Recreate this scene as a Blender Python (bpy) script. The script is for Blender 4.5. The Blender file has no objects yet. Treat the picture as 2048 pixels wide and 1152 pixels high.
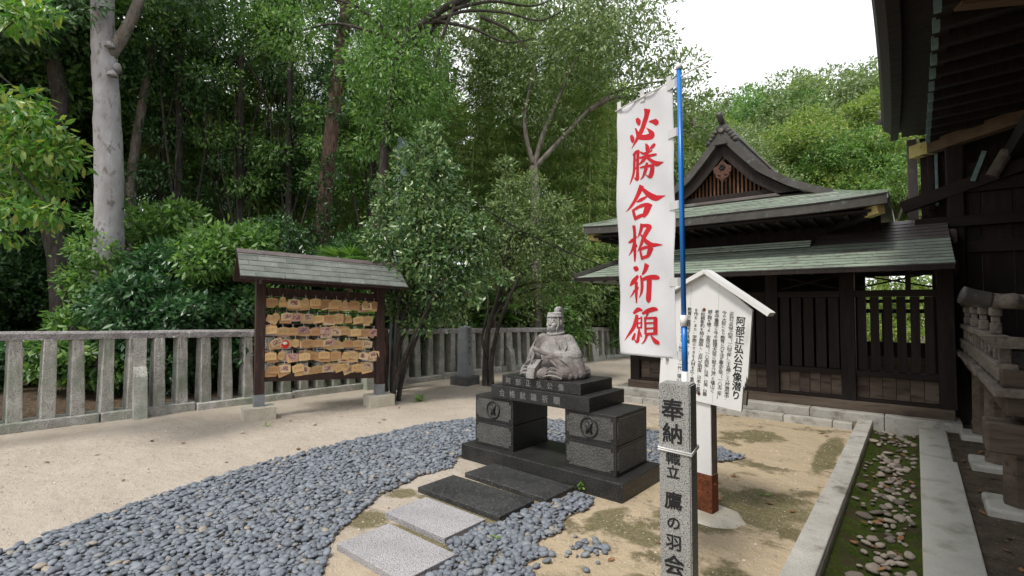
import bpy, bmesh, math, random
import numpy as np
from mathutils import Vector, Matrix
SC = bpy.context.scene
COL = SC.collection
R = math.radians
PI = math.pi

# ------------------------------------------------------------------ camera
YAW = R(38.6); PITCH = math.atan(36/1010.0); EYE = 1.55
cam = bpy.data.cameras.new('camera'); cam_o = bpy.data.objects.new('camera', cam); COL.objects.link(cam_o)
cam.sensor_width = 36; cam.lens = 36*1010/2048.0; cam.clip_end = 900; cam.clip_start = .05
cam_o.location = (0, 0, EYE); cam_o.rotation_euler = (PI/2+PITCH, 0, YAW)
SC.camera = cam_o

# ------------------------------------------------------------------ world, sun, exposure
SUN_EL, SUN_AZ = R(60), R(181)          # azimuth measured clockwise from +Y
w = bpy.data.worlds.new('World'); SC.world = w; w.use_nodes = True
nt = w.node_tree; nt.nodes.clear()
wo = nt.nodes.new('ShaderNodeOutputWorld'); bg = nt.nodes.new('ShaderNodeBackground')
sky = nt.nodes.new('ShaderNodeTexSky'); sky.sky_type = 'NISHITA'; sky.sun_disc = False
sky.sun_elevation = SUN_EL; sky.sun_rotation = SUN_AZ; sky.dust_density = 2.0
tc = nt.nodes.new('ShaderNodeTexCoord'); nz = nt.nodes.new('ShaderNodeTexNoise')
nz.inputs['Scale'].default_value = 2.6; nz.inputs['Detail'].default_value = 6
rmp = nt.nodes.new('ShaderNodeMapRange'); rmp.inputs[1].default_value = .30; rmp.inputs[2].default_value = .46
mx = nt.nodes.new('ShaderNodeMix'); mx.data_type = 'RGBA'
mx.inputs[7].default_value = (11.5, 11.6, 12.0, 1)     # bright overcast cloud
nt.links.new(tc.outputs['Generated'], nz.inputs['Vector']); nt.links.new(nz.outputs['Fac'], rmp.inputs[0])
nt.links.new(rmp.outputs[0], mx.inputs[0]); nt.links.new(sky.outputs[0], mx.inputs[6])
nt.links.new(mx.outputs[2], bg.inputs['Color']); bg.inputs['Strength'].default_value = 0.095
nt.links.new(bg.outputs[0], wo.inputs[0])
sun = bpy.data.lights.new('sun', 'SUN'); sun.energy = 2.3; sun.angle = R(11); sun.color = (1, .95, .87)
sun_o = bpy.data.objects.new('sun', sun); COL.objects.link(sun_o)
sd = Vector((math.sin(SUN_AZ)*math.cos(SUN_EL), math.cos(SUN_AZ)*math.cos(SUN_EL), math.sin(SUN_EL)))
sun_o.rotation_euler = (-sd).to_track_quat('-Z', 'Y').to_euler(); sun_o.location = sd*60
vs = SC.view_settings; vs.view_transform = 'Standard'; vs.look = 'None'; vs.gamma = 1; vs.use_curve_mapping = False
vs.exposure = 0.42
SC.cycles.use_denoising = True; SC.cycles.max_bounces = 6; SC.cycles.diffuse_bounces = 3
SC.cycles.glossy_bounces = 3; SC.cycles.transmission_bounces = 4; SC.cycles.caustics_reflective = False; SC.cycles.caustics_refractive = False

# ------------------------------------------------------------------ materials
MATS = {}
def nodes(name):
    m = bpy.data.materials.new(name); m.use_nodes = True; MATS[name] = m
    n = m.node_tree; b = n.nodes['Principled BSDF']
    return m, n, b
def _mix(n, fac, a, b):
    x = n.nodes.new('ShaderNodeMix'); x.data_type = 'RGBA'
    for s, v in ((0, fac), (6, a), (7, b)):
        if hasattr(v, 'node'): n.links.new(v, x.inputs[s])
        else: x.inputs[s].default_value = v if s == 0 else (*v, 1)
    return x.outputs[2]
def _noise(n, vec, scale, lo, hi, det=6, kind='noise', rough=.6):
    if kind == 'noise':
        t = n.nodes.new('ShaderNodeTexNoise'); t.inputs['Detail'].default_value = det; t.inputs['Roughness'].default_value = rough; out = t.outputs['Fac']
    else:
        t = n.nodes.new('ShaderNodeTexVoronoi'); out = t.outputs['Distance']
    t.inputs['Scale'].default_value = scale; n.links.new(vec, t.inputs['Vector'])
    r = n.nodes.new('ShaderNodeMapRange'); r.inputs[1].default_value = lo; r.inputs[2].default_value = hi
    n.links.new(out, r.inputs[0]); return r.outputs[0]
def mottled(name, c1, c2, s=3, lo=.35, hi=.65, c3=None, s3=60, lo3=.55, hi3=.62, c4=None, s4=1.5, lo4=.55, hi4=.65,
            rough=.85, spec=.3, bump=.25, bs=60, rnd=0.0, stretch=(1, 1, 1), metal=0, det=6, coord='Object'):
    m, n, b = nodes(name)
    tc = n.nodes.new('ShaderNodeTexCoord'); mp = n.nodes.new('ShaderNodeMapping'); mp.inputs['Scale'].default_value = stretch
    n.links.new(tc.outputs[coord], mp.inputs[0]); v = mp.outputs[0]
    if rnd:
        oi = n.nodes.new('ShaderNodeObjectInfo'); ad = n.nodes.new('ShaderNodeVectorMath'); ad.operation = 'ADD'
        sc = n.nodes.new('ShaderNodeMath'); sc.operation = 'MULTIPLY'; sc.inputs[1].default_value = 37.0
        n.links.new(oi.outputs['Random'], sc.inputs[0]); n.links.new(v, ad.inputs[0]); n.links.new(sc.outputs[0], ad.inputs[1]); v = ad.outputs[0]
    col = _mix(n, _noise(n, v, s, lo, hi, det), c1, c2)
    if c3: col = _mix(n, _noise(n, v, s3, lo3, hi3, 3), col, c3)
    if c4: col = _mix(n, _noise(n, v, s4, lo4, hi4, 7), col, c4)
    if rnd:
        hs = n.nodes.new('ShaderNodeHueSaturation'); mr = n.nodes.new('ShaderNodeMapRange')
        mr.inputs[3].default_value = 1-rnd; mr.inputs[4].default_value = 1+rnd
        n.links.new(oi.outputs['Random'], mr.inputs[0]); n.links.new(mr.outputs[0], hs.inputs['Value']); n.links.new(col, hs.inputs['Color']); col = hs.outputs[0]
    n.links.new(col, b.inputs['Base Color'])
    b.inputs['Roughness'].default_value = rough; b.inputs['Specular IOR Level'].default_value = spec; b.inputs['Metallic'].default_value = metal
    if bump:
        bp = n.nodes.new('ShaderNodeBump'); bp.inputs['Strength'].default_value = bump; bp.inputs['Distance'].default_value = .02
        n.links.new(_noise(n, v, bs, .2, .8, 5), bp.inputs['Height']); n.links.new(bp.outputs[0], b.inputs['Normal'])
    return m
def leafmat(name, cols, rough=.5, trans=.3, spec=.35, gain=1.75):
    cols = [tuple(min(.34, gain*(.92*v+.08*(.25*c[0]+.65*c[1]+.1*c[2]))) for v in c) for c in cols]; spec += .15; rough -= .06
    m, n, b = nodes(name)
    g = n.nodes.new('ShaderNodeNewGeometry'); cr = n.nodes.new('ShaderNodeValToRGB')
    els = cr.color_ramp.elements
    while len(els) < len(cols): els.new(.5)
    for i, c in enumerate(cols): els[i].position = i/(len(cols)-1); els[i].color = (*c, 1)
    n.links.new(g.outputs['Random Per Island'], cr.inputs[0]); n.links.new(cr.outputs[0], b.inputs['Base Color'])
    b.inputs['Roughness'].default_value = rough; b.inputs['Specular IOR Level'].default_value = spec
    t = n.nodes.new('ShaderNodeBsdfTranslucent'); hs = n.nodes.new('ShaderNodeHueSaturation')
    hs.inputs['Saturation'].default_value = 1.15; hs.inputs['Value'].default_value = 1.5
    n.links.new(cr.outputs[0], hs.inputs['Color']); n.links.new(hs.outputs[0], t.inputs[0])
    ms = n.nodes.new('ShaderNodeMixShader'); ms.inputs[0].default_value = trans
    n.links.new(b.outputs[0], ms.inputs[1]); n.links.new(t.outputs[0], ms.inputs[2])
    n.links.new(ms.outputs[0], n.nodes['Material Output'].inputs['Surface']); return m

def build_materials():
    # sand with damp, mossy and yellow zones that have their own shapes on the ground
    m, n, b = nodes('sand'); tc = n.nodes.new('ShaderNodeTexCoord'); v = tc.outputs['Object']
    sx = n.nodes.new('ShaderNodeSeparateXYZ'); n.links.new(v, sx.inputs[0])
    col = _mix(n, _noise(n, v, 1.1, .3, .7), (.395, .34, .28), (.475, .42, .355))
    col = _mix(n, _noise(n, v, 170, .56, .66, 3), col, (.25, .205, .155))
    col = _mix(n, _noise(n, v, 90, .60, .68, 3), col, (.64, .57, .48))
    zr = n.nodes.new('ShaderNodeMapRange'); zr.inputs[1].default_value = -3.3; zr.inputs[2].default_value = -2.2; n.links.new(sx.outputs[0], zr.inputs[0])
    def mul(a, c):
        k = n.nodes.new('ShaderNodeMath'); k.operation = 'MULTIPLY'
        n.links.new(a, k.inputs[0])
        if hasattr(c, 'node'): n.links.new(c, k.inputs[1])
        else: k.inputs[1].default_value = c
        return k.outputs[0]
    col = _mix(n, mul(zr.outputs[0], .75), col, (.47, .375, .245))
    col = _mix(n, mul(zr.outputs[0], _noise(n, v, 150, .50, .66, 4)), col, (.34, .26, .16))
    mk = n.nodes.new('ShaderNodeMapRange'); mk.inputs[1].default_value = .44; mk.inputs[2].default_value = .52
    mn = n.nodes.new('ShaderNodeTexNoise'); mn.inputs['Scale'].default_value = 2.1; mn.inputs['Detail'].default_value = 9; mn.inputs['Roughness'].default_value = .68
    n.links.new(v, mn.inputs['Vector']); n.links.new(mn.outputs['Fac'], mk.inputs[0])
    col = _mix(n, mul(mul(zr.outputs[0], mk.outputs[0]), .0), col, (.10, .09, .045))
    mk2 = n.nodes.new('ShaderNodeMapRange'); mk2.inputs[1].default_value = .53; mk2.inputs[2].default_value = .60
    n.links.new(mn.outputs['Fac'], mk2.inputs[0])
    col = _mix(n, mul(mul(zr.outputs[0], mk2.outputs[0]), .85), col, (.115, .10, .05))
    def stain(col, spots, tone, ns, amp):
        acc = None
        for cx, cy, rx, ry in spots:
            sb = n.nodes.new('ShaderNodeVectorMath'); sb.operation = 'SUBTRACT'; sb.inputs[1].default_value = (cx, cy, 0); n.links.new(v, sb.inputs[0])
            ml = n.nodes.new('ShaderNodeVectorMath'); ml.operation = 'MULTIPLY'; ml.inputs[1].default_value = (1/rx, 1/ry, 0); n.links.new(sb.outputs[0], ml.inputs[0])
            le = n.nodes.new('ShaderNodeVectorMath'); le.operation = 'LENGTH'; n.links.new(ml.outputs[0], le.inputs[0])
            if acc is None: acc = le.outputs['Value']
            else:
                k = n.nodes.new('ShaderNodeMath'); k.operation = 'MINIMUM'; n.links.new(acc, k.inputs[0]); n.links.new(le.outputs['Value'], k.inputs[1]); acc = k.outputs[0]
        nn = n.nodes.new('ShaderNodeTexNoise'); nn.inputs['Scale'].default_value = ns; nn.inputs['Detail'].default_value = 9; nn.inputs['Roughness'].default_value = .7; n.links.new(v, nn.inputs['Vector'])
        a = n.nodes.new('ShaderNodeMath'); a.operation = 'MULTIPLY_ADD'; a.inputs[1].default_value = amp; n.links.new(nn.outputs['Fac'], a.inputs[0]); n.links.new(acc, a.inputs[2])
        r = n.nodes.new('ShaderNodeMapRange'); r.inputs[1].default_value = 1.0+amp*.5; r.inputs[2].default_value = .72+amp*.5; n.links.new(a.outputs[0], r.inputs[0])
        return _mix(n, mul(r.outputs[0], .9), col, tone)
    moss_tone = _mix(n, _noise(n, v, 40, .35, .65, 5), (.085, .085, .030), (.21, .175, .105))
    col = stain(col, ((-.98, 4.25, .42, .50), (-1.30, 3.75, .35, .25), (-1.55, 3.25, .30, .16), (-1.80, 3.35, .12, .3), (-.75, 6.3, .12, 1.0), (-1.5, 6.6, .3, .35), (-2.75, 3.28, .55, .08), (-2.75, 2.80, .62, .07), (-2.65, 2.29, .45, .08), (-3.15, 2.25, .22, .18), (-3.35, 2.75, .14, .14), (-2.35, 2.2, .12, .3), (-1.2, 2.7, .16, .1), (-.85, 3.1, .2, .12)), moss_tone, 5.5, 1.5)
    n.links.new(col, b.inputs['Base Color']); b.inputs['Roughness'].default_value = .95; b.inputs['Specular IOR Level'].default_value = .15
    bp = n.nodes.new('ShaderNodeBump'); bp.inputs['Strength'].default_value = .5; bp.inputs['Distance'].default_value = .02
    bp2 = n.nodes.new('ShaderNodeBump'); bp2.inputs['Strength'].default_value = .35; bp2.inputs['Distance'].default_value = .15
    n.links.new(_noise(n, v, 110, .2, .8, 5), bp.inputs['Height']); n.links.new(_noise(n, v, 4, .2, .8, 5), bp2.inputs['Height'])
    n.links.new(bp2.outputs[0], bp.inputs['Normal']); n.links.new(bp.outputs[0], b.inputs['Normal'])
    mottled('litter', (.045, .032, .02), (.10, .07, .045), 9, c3=(.17, .11, .065), s3=26, lo3=.56, hi3=.62, rough=.95, bump=1, bs=22)
    mottled('bed_soil', (.10, .09, .075), (.22, .18, .13), 8, rough=.95, bump=.6, bs=60)
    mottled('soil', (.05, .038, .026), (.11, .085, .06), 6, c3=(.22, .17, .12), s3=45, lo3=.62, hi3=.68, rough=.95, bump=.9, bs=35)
    mottled('moss', (.036, .055, .010), (.068, .10, .018), 5, c3=(.11, .14, .035), s3=60, c4=(.075, .06, .035), s4=6, lo4=.50, hi4=.62, rough=1, spec=.1, bump=.9, bs=120)
    # pebbles: per-object and per-island tint
    m, n, b = nodes('pebble'); g = n.nodes.new('ShaderNodeNewGeometry'); oi = n.nodes.new('ShaderNodeObjectInfo')
    ad = n.nodes.new('ShaderNodeMath'); ad.operation = 'ADD'; fr = n.nodes.new('ShaderNodeMath'); fr.operation = 'FRACT'
    n.links.new(g.outputs['Random Per Island'], ad.inputs[0]); n.links.new(oi.outputs['Random'], ad.inputs[1]); n.links.new(ad.outputs[0], fr.inputs[0])
    cr = n.nodes.new('ShaderNodeValToRGB'); e = cr.color_ramp.elements
    for i, (p, c) in enumerate(((0, (.085, .095, .115)), (.35, (.125, .14, .165)), (.7, (.165, .185, .215)), (.93, (.215, .235, .265)), (.965, (.20, .19, .17)), (1, (.36, .29, .20)))):
        if i > 1: e.new(p)
    for el, (p, c) in zip(e, ((0, (.085, .095, .115)), (.35, (.125, .14, .165)), (.7, (.165, .185, .215)), (.93, (.215, .235, .265)), (.965, (.20, .19, .17)), (1, (.36, .29, .20)))):
        el.position = p; el.color = (*c, 1)
    n.links.new(fr.outputs[0], cr.inputs[0])
    tc = n.nodes.new('ShaderNodeTexCoord')
    col = _mix(n, _noise(n, tc.outputs['Object'], 90, .4, .8, 4), cr.outputs[0], (.20, .22, .25))
    n.links.new(col, b.inputs['Base Color']); b.inputs['Roughness'].default_value = .55; b.inputs['Specular IOR Level'].default_value = .35
    mottled('river_stone', (.14, .12, .10), (.33, .285, .24), 14, c3=(.42, .33, .26), s3=6, lo3=.55, hi3=.7, rough=.8, bump=.4, bs=70, rnd=.5)
    mottled('fence_stone', (.35, .34, .31), (.56, .55, .515), 7, c3=(.15, .145, .125), s3=75, lo3=.55, hi3=.65, c4=(.25, .29, .22), s4=2.3, lo4=.48, hi4=.68, rough=.95, bump=.8, bs=45, rnd=.12)
    mottled('rail_stone', (.26, .245, .245), (.42, .40, .395), 8, c3=(.10, .095, .095), s3=60, lo3=.55, hi3=.66, c4=(.66, .67, .63), s4=9, lo4=.61, hi4=.66, rough=.95, bump=.8, bs=40, rnd=.1)
    mottled('kerb_stone', (.36, .345, .31), (.47, .455, .42), 5, c3=(.20, .19, .17), s3=150, lo3=.56, hi3=.66, c4=(.15, .14, .115), s4=4.5, lo4=.53, hi4=.68, rough=.9, bump=.4, bs=90, rnd=.08)
    mottled('kerb_pale', (.42, .41, .37), (.50, .49, .445), 3, c3=(.30, .29, .25), s3=120, lo3=.60, hi3=.70, c4=(.22, .22, .165), s4=3.0, lo4=.52, hi4=.72, rough=.9, bump=.35, bs=80)
    mottled('granite', (.30, .30, .29), (.40, .40, .385), 4, c3=(.06, .06, .058), s3=175, lo3=.52, hi3=.60, c4=(.16, .155, .12), s4=3, lo4=.58, hi4=.78, rough=.8, bump=.2, bs=120)
    mottled('granite_slab', (.33, .32, .33), (.41, .40, .41), 5, c3=(.10, .095, .10), s3=140, lo3=.52, hi3=.59, rough=.75, bump=.15, bs=120)
    mottled('black_granite', (.012, .012, .0115), (.026, .026, .025), 5, c3=(.12, .12, .115), s3=120, lo3=.56, hi3=.66, rough=.36, spec=.32, bump=.05, bs=200)
    mottled('black_slab', (.020, .020, .021), (.04, .04, .041), 5, c3=(.16, .16, .16), s3=110, lo3=.57, hi3=.66, c4=(.30, .31, .31), s4=14, lo4=.70, hi4=.73, rough=.42, spec=.5, bump=.06, bs=200)
    mottled('pitched_granite', (.075, .075, .07), (.12, .12, .11), 8, c3=(.20, .20, .19), s3=130, lo3=.55, hi3=.63, rough=.8, bump=.9, bs=80)
    mottled('carved_pale', (.16, .16, .155), (.24, .24, .23), 30, rough=.9, bump=.2)
    # statue: grey stone with pinkish brown stain on the robe
    m = mottled('statue_stone', (.32, .315, .305), (.43, .42, .405), 9, c3=(.20, .16, .155), s3=70, lo3=.55, hi3=.66, rough=.85, bump=.5, bs=70)
    n = m.node_tree; b = n.nodes['Principled BSDF']; src = b.inputs['Base Color'].links[0].from_socket
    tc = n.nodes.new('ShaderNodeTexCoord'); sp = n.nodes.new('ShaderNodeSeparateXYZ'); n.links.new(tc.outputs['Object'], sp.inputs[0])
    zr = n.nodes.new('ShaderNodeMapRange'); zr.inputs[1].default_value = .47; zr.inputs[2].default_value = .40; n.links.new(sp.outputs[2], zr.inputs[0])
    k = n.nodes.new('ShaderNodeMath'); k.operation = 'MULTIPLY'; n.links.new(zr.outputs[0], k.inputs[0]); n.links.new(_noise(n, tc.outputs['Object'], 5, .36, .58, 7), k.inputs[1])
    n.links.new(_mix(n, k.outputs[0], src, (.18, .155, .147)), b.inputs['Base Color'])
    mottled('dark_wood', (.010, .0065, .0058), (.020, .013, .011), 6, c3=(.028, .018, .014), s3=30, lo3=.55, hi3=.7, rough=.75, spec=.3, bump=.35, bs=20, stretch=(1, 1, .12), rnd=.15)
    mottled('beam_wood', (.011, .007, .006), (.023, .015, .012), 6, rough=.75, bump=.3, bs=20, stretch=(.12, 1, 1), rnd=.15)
    mottled('rack_wood', (.030, .017, .014), (.055, .030, .024), 6, c3=(.085, .05, .04), s3=30, lo3=.56, hi3=.7, rough=.7, bump=.3, bs=25, stretch=(1, 1, .15), rnd=.1)
    mottled('grey_wood', (.115, .095, .08), (.20, .17, .145), 6, c3=(.07, .055, .045), s3=22, lo3=.55, hi3=.7, rough=.85, bump=.5, bs=25, stretch=(1, .12, 1), rnd=.15)
    mottled('weathered_wood', (.075, .055, .042), (.14, .11, .085), 5, c3=(.045, .03, .024), s3=18, lo3=.52, hi3=.7, rough=.9, bump=.5, bs=25, stretch=(.15, 1, 1), rnd=.15)
    mottled('board_brown', (.09, .055, .035), (.15, .095, .06), 6, rough=.8, bump=.3, bs=20, stretch=(.15, 1, 1))
    mottled('lattice_wood', (.10, .045, .024), (.20, .095, .05), 5, rough=.75, bump=.3, bs=20, stretch=(1, 1, .2), rnd=.35)
    mottled('carved_wood', (.055, .024, .018), (.12, .055, .034), 20, rough=.7, bump=.5, bs=50)
    mottled('copper_roof', (.19, .24, .19), (.28, .335, .265), 2.2, c3=(.12, .115, .105), s3=7, lo3=.56, hi3=.72, c4=(.10, .075, .07), s4=1.2, lo4=.60, hi4=.74, rough=.55, spec=.45, bump=.08, bs=9, rnd=.06)
    mottled('copper_dark', (.075, .058, .055), (.13, .105, .10), 2.4, c3=(.20, .24, .21), s3=3, lo3=.56, hi3=.74, rough=.5, spec=.5, bump=.08, bs=9, rnd=.08)
    mottled('verge_copper', (.045, .041, .037), (.085, .078, .072), 3, c3=(.13, .16, .14), s3=9, lo3=.58, hi3=.72, rough=.6, bump=.15, bs=14)
    mottled('eave_layers', (.020, .015, .015), (.042, .033, .032), 3, c3=(.07, .065, .06), s3=8, lo3=.62, hi3=.74, rough=.7, bump=.3, bs=30, stretch=(1, .1, 4))
    mottled('verdigris', (.12, .19, .19), (.20, .30, .29), 14, rough=.7, bump=.2)
    mottled('rack_shingle', (.105, .12, .108), (.165, .18, .16), 4, c3=(.25, .24, .22), s3=22, lo3=.6, hi3=.72, rough=.7, bump=.2, bs=40, rnd=.14)
    mottled('edge_shade', (.030, .028, .026), (.055, .05, .047), 6, rough=.8)  # dirty turned-down sheet edges, with their shade painted in as dark colour
    mottled('rafter_paint', (.42, .32, .11), (.56, .46, .2), 12, c3=(.20, .14, .05), s3=14, lo3=.6, hi3=.68, rough=.8)
    mottled('white_paint', (.68, .68, .67), (.76, .76, .75), 3, c4=(.52, .52, .50), s4=5, lo4=.64, hi4=.8, rough=.55, spec=.4, bump=.06, bs=30, stretch=(1, 1, .3))
    mottled('bare_wood', (.10, .08, .065), (.22, .18, .15), 14, rough=.9, bump=.5, stretch=(1, 1, .2))
    mottled('rust', (.12, .035, .014), (.23, .075, .03), 12, c3=(.045, .02, .014), s3=30, lo3=.55, hi3=.68, rough=.9, bump=.7, bs=60)
    mottled('ink', (.012, .012, .013), (.02, .02, .021), 20, rough=.7, bump=0)
    mottled('grey_ink', (.03, .03, .031), (.06, .06, .06), 20, rough=.8, bump=0)
    mottled('red_dye', (.44, .012, .022), (.52, .02, .03), 14, rough=.85, bump=.15, bs=300)
    mottled('banner_cloth', (.70, .71, .74), (.77, .78, .80), 3, rough=.9, spec=.15, bump=.1, bs=260)
    n = MATS['banner_cloth'].node_tree; b = n.nodes['Principled BSDF']
    t = n.nodes.new('ShaderNodeBsdfTranslucent'); t.inputs[0].default_value = (.7, .7, .72, 1); ms = n.nodes.new('ShaderNodeMixShader'); ms.inputs[0].default_value = .22
    n.links.new(b.outputs[0], ms.inputs[1]); n.links.new(t.outputs[0], ms.inputs[2]); n.links.new(ms.outputs[0], n.nodes['Material Output'].inputs['Surface'])
    mottled('blue_plastic', (.006, .14, .50), (.009, .17, .57), 3, rough=.3, spec=.5, bump=0)
    mottled('white_plastic', (.70, .70, .70), (.76, .76, .76), 3, rough=.35, spec=.5, bump=0)
    mottled('grey_plastic', (.5, .5, .5), (.58, .58, .58), 3, rough=.4, bump=0)
    mottled('concrete', (.46, .42, .33), (.56, .53, .45), 5, c3=(.32, .29, .22), s3=50, lo3=.58, hi3=.7, rough=.9, bump=.3, bs=60, rnd=.05)
    mottled('zinc', (.20, .22, .235), (.27, .29, .30), 7, rough=.5, spec=.5, metal=.3)
    mottled('pole_paint', (.11, .15, .17), (.17, .21, .235), 4, rough=.6)
    mottled('thread', (.55, .54, .52), (.65, .64, .62), 10, rough=.9, bump=0)
    mottled('cable', (.012, .012, .013), (.02, .02, .02), 4, rough=.6, bump=0)
    mottled('pale_bark', (.235, .225, .225), (.345, .34, .35), 4, c3=(.15, .135, .125), s3=11, lo3=.56, hi3=.68, c4=(.22, .15, .12), s4=1.6, lo4=.60, hi4=.70, rough=.9, bump=.35, bs=25, stretch=(1, 1, .5))
    mottled('brown_bark', (.075, .048, .038), (.17, .115, .09), 14, c3=(.035, .024, .02), s3=24, lo3=.5, hi3=.62, rough=.95, bump=1, bs=26, stretch=(1, 1, .18))
    mottled('dark_bark', (.030, .026, .022), (.075, .066, .056), 8, c3=(.12, .115, .10), s3=16, lo3=.6, hi3=.7, rough=.95, bump=.9, bs=24, stretch=(1, 1, .3))
    mottled('grey_bark', (.10, .088, .075), (.20, .18, .155), 8, c3=(.06, .05, .042), s3=20, lo3=.55, hi3=.68, rough=.95, bump=.7, bs=28, stretch=(1, 1, .35))
    mottled('bamboo_culm', (.13, .16, .05), (.24, .27, .10), 5, rough=.45, spec=.4, bump=.05, rnd=.2)
    mottled('dry_leaf', (.16, .07, .03), (.30, .16, .08), 15, rough=.8, bump=.2, rnd=.3)
    leafmat('leaf_glossy', ((.018, .045, .014), (.03, .075, .02), (.055, .11, .03), (.09, .14, .045), (.13, .17, .06)), rough=.36, trans=.2, spec=.5, gain=2.0)
    leafmat('leaf_dark', ((.014, .040, .012), (.024, .062, .016), (.042, .09, .022)), rough=.42, trans=.22, spec=.45, gain=2.1)
    leafmat('leaf_shrub', ((.013, .046, .017), (.022, .068, .022), (.036, .095, .028), (.05, .115, .035)), rough=.42, trans=.2, spec=.45, gain=1.55)
    leafmat('leaf_mid', ((.028, .066, .014), (.045, .10, .02), (.07, .135, .028), (.10, .165, .035)), rough=.5, trans=.34, gain=2.1)
    leafmat('leaf_bright', ((.035, .10, .016), (.05, .13, .02), (.075, .16, .024), (.10, .18, .028), (.19, .23, .035)), rough=.42, trans=.38, spec=.45, gain=1.7)
    leafmat('leaf_yellow', ((.045, .085, .016), (.075, .125, .022), (.11, .16, .028), (.15, .185, .04)), rough=.55, trans=.4, gain=2.0)
    leafmat('leaf_bamboo', ((.04, .08, .020), (.065, .115, .026), (.095, .15, .034), (.14, .18, .05)), rough=.55, trans=.4, gain=2.5)
    leafmat('leaf_oak', ((.05, .085, .026), (.075, .12, .035), (.11, .155, .05), (.15, .19, .07)), rough=.45, trans=.3, spec=.45, gain=1.7)
    leafmat('leaf_weed', ((.07, .15, .02), (.12, .21, .035)), rough=.5, trans=.35)
    m, n, b = nodes('grit'); g = n.nodes.new('ShaderNodeNewGeometry'); cr = n.nodes.new('ShaderNodeValToRGB'); cr.color_ramp.elements[0].color = (.13, .105, .085, 1); cr.color_ramp.elements[1].color = (.62, .56, .48, 1)
    n.links.new(g.outputs['Random Per Island'], cr.inputs[0]); n.links.new(cr.outputs[0], b.inputs['Base Color']); b.inputs['Roughness'].default_value = .9
    # votive plaques: bare cypress with columns of handwriting, and printed ones
    def ema(name, c1, c2, ink, picture=None):
        m = mottled(name, c1, c2, 8, rough=.65, bump=.05, bs=40, stretch=(.3, 1, 1), rnd=.22)
        n = m.node_tree; b = n.nodes['Principled BSDF']; src = b.inputs['Base Color'].links[0].from_socket
        tc = n.nodes.new('ShaderNodeTexCoord'); sp = n.nodes.new('ShaderNodeSeparateXYZ'); n.links.new(tc.outputs['Object'], sp.inputs[0])
        oi = n.nodes.new('ShaderNodeObjectInfo')
        wv = n.nodes.new('ShaderNodeMath'); wv.operation = 'PINGPONG'; wv.inputs[1].default_value = .0085; n.links.new(sp.outputs[0], wv.inputs[0])
        mr = n.nodes.new('ShaderNodeMapRange'); mr.inputs[1].default_value = .0044; mr.inputs[2].default_value = .0034; n.links.new(wv.outputs[0], mr.inputs[0])
        nv = n.nodes.new('ShaderNodeVectorMath'); nv.operation = 'ADD'; sc = n.nodes.new('ShaderNodeMath'); sc.operation = 'MULTIPLY'; sc.inputs[1].default_value = 9
        n.links.new(oi.outputs['Random'], sc.inputs[0]); n.links.new(tc.outputs['Object'], nv.inputs[0]); n.links.new(sc.outputs[0], nv.inputs[1])
        ns = _noise(n, nv.outputs[0], 190, .50, .54, 2)
        k = n.nodes.new('ShaderNodeMath'); k.operation = 'MULTIPLY'; n.links.new(mr.outputs[0], k.inputs[0]); n.links.new(ns, k.inputs[1])
        def gate(sock, a, bb):
            g1 = n.nodes.new('ShaderNodeMath'); g1.operation = 'ABSOLUTE'; n.links.new(sock, g1.inputs[0])
            g2 = n.nodes.new('ShaderNodeMath'); g2.operation = 'LESS_THAN'; g2.inputs[1].default_value = a; n.links.new(g1.outputs[0], g2.inputs[0]); return g2.outputs[0]
        zc = n.nodes.new('ShaderNodeMath'); zc.operation = 'ADD'; zc.inputs[1].default_value = .056; n.links.new(sp.outputs[2], zc.inputs[0])
        k2 = n.nodes.new('ShaderNodeMath'); k2.operation = 'MULTIPLY'; n.links.new(k.outputs[0], k2.inputs[0]); n.links.new(gate(zc.outputs[0], .026, 0), k2.inputs[1])
        k3 = n.nodes.new('ShaderNodeMath'); k3.operation = 'MULTIPLY'; n.links.new(k2.outputs[0], k3.inputs[0]); n.links.new(gate(sp.outputs[0], .052, 0), k3.inputs[1])
        col = _mix(n, k3.outputs[0], src, ink)
        if picture:
            q = n.nodes.new('ShaderNodeMath'); q.operation = 'MULTIPLY'; n.links.new(gate(zc.outputs[0], .032, 0), q.inputs[0]); n.links.new(gate(sp.outputs[0], .048, 0), q.inputs[1])
            q2 = n.nodes.new('ShaderNodeMath'); q2.operation = 'MULTIPLY'; n.links.new(q.outputs[0], q2.inputs[0]); n.links.new(_noise(n, nv.outputs[0], 26, .44, .50, 3), q2.inputs[1])
            col = _mix(n, q2.outputs[0], src, picture)
            q3 = n.nodes.new('ShaderNodeMath'); q3.operation = 'MULTIPLY'; n.links.new(q.outputs[0], q3.inputs[0]); n.links.new(_noise(n, nv.outputs[0], 34, .60, .63, 2), q3.inputs[1])
            col = _mix(n, q3.outputs[0], col, (.62, .56, .52))
        n.links.new(col, b.inputs['Base Color'])
    ema('ema_wood', (.60, .375, .165), (.70, .475, .24), (.06, .04, .03))
    ema('ema_old', (.44, .24, .105), (.52, .31, .15), (.06, .04, .03))
    ema('ema_print', (.62, .45, .27), (.72, .55, .35), (.1, .06, .05), (.27, .13, .12))
    ema('ema_rose', (.46, .27, .22), (.54, .34, .28), (.12, .07, .06), (.22, .11, .12))
    mottled('ema_red', (.50, .02, .02), (.58, .04, .03), 10, rough=.5, bump=0)
    mottled('ema_white', (.68, .64, .58), (.74, .70, .64), 10, rough=.6, bump=0)
build_materials()

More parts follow.
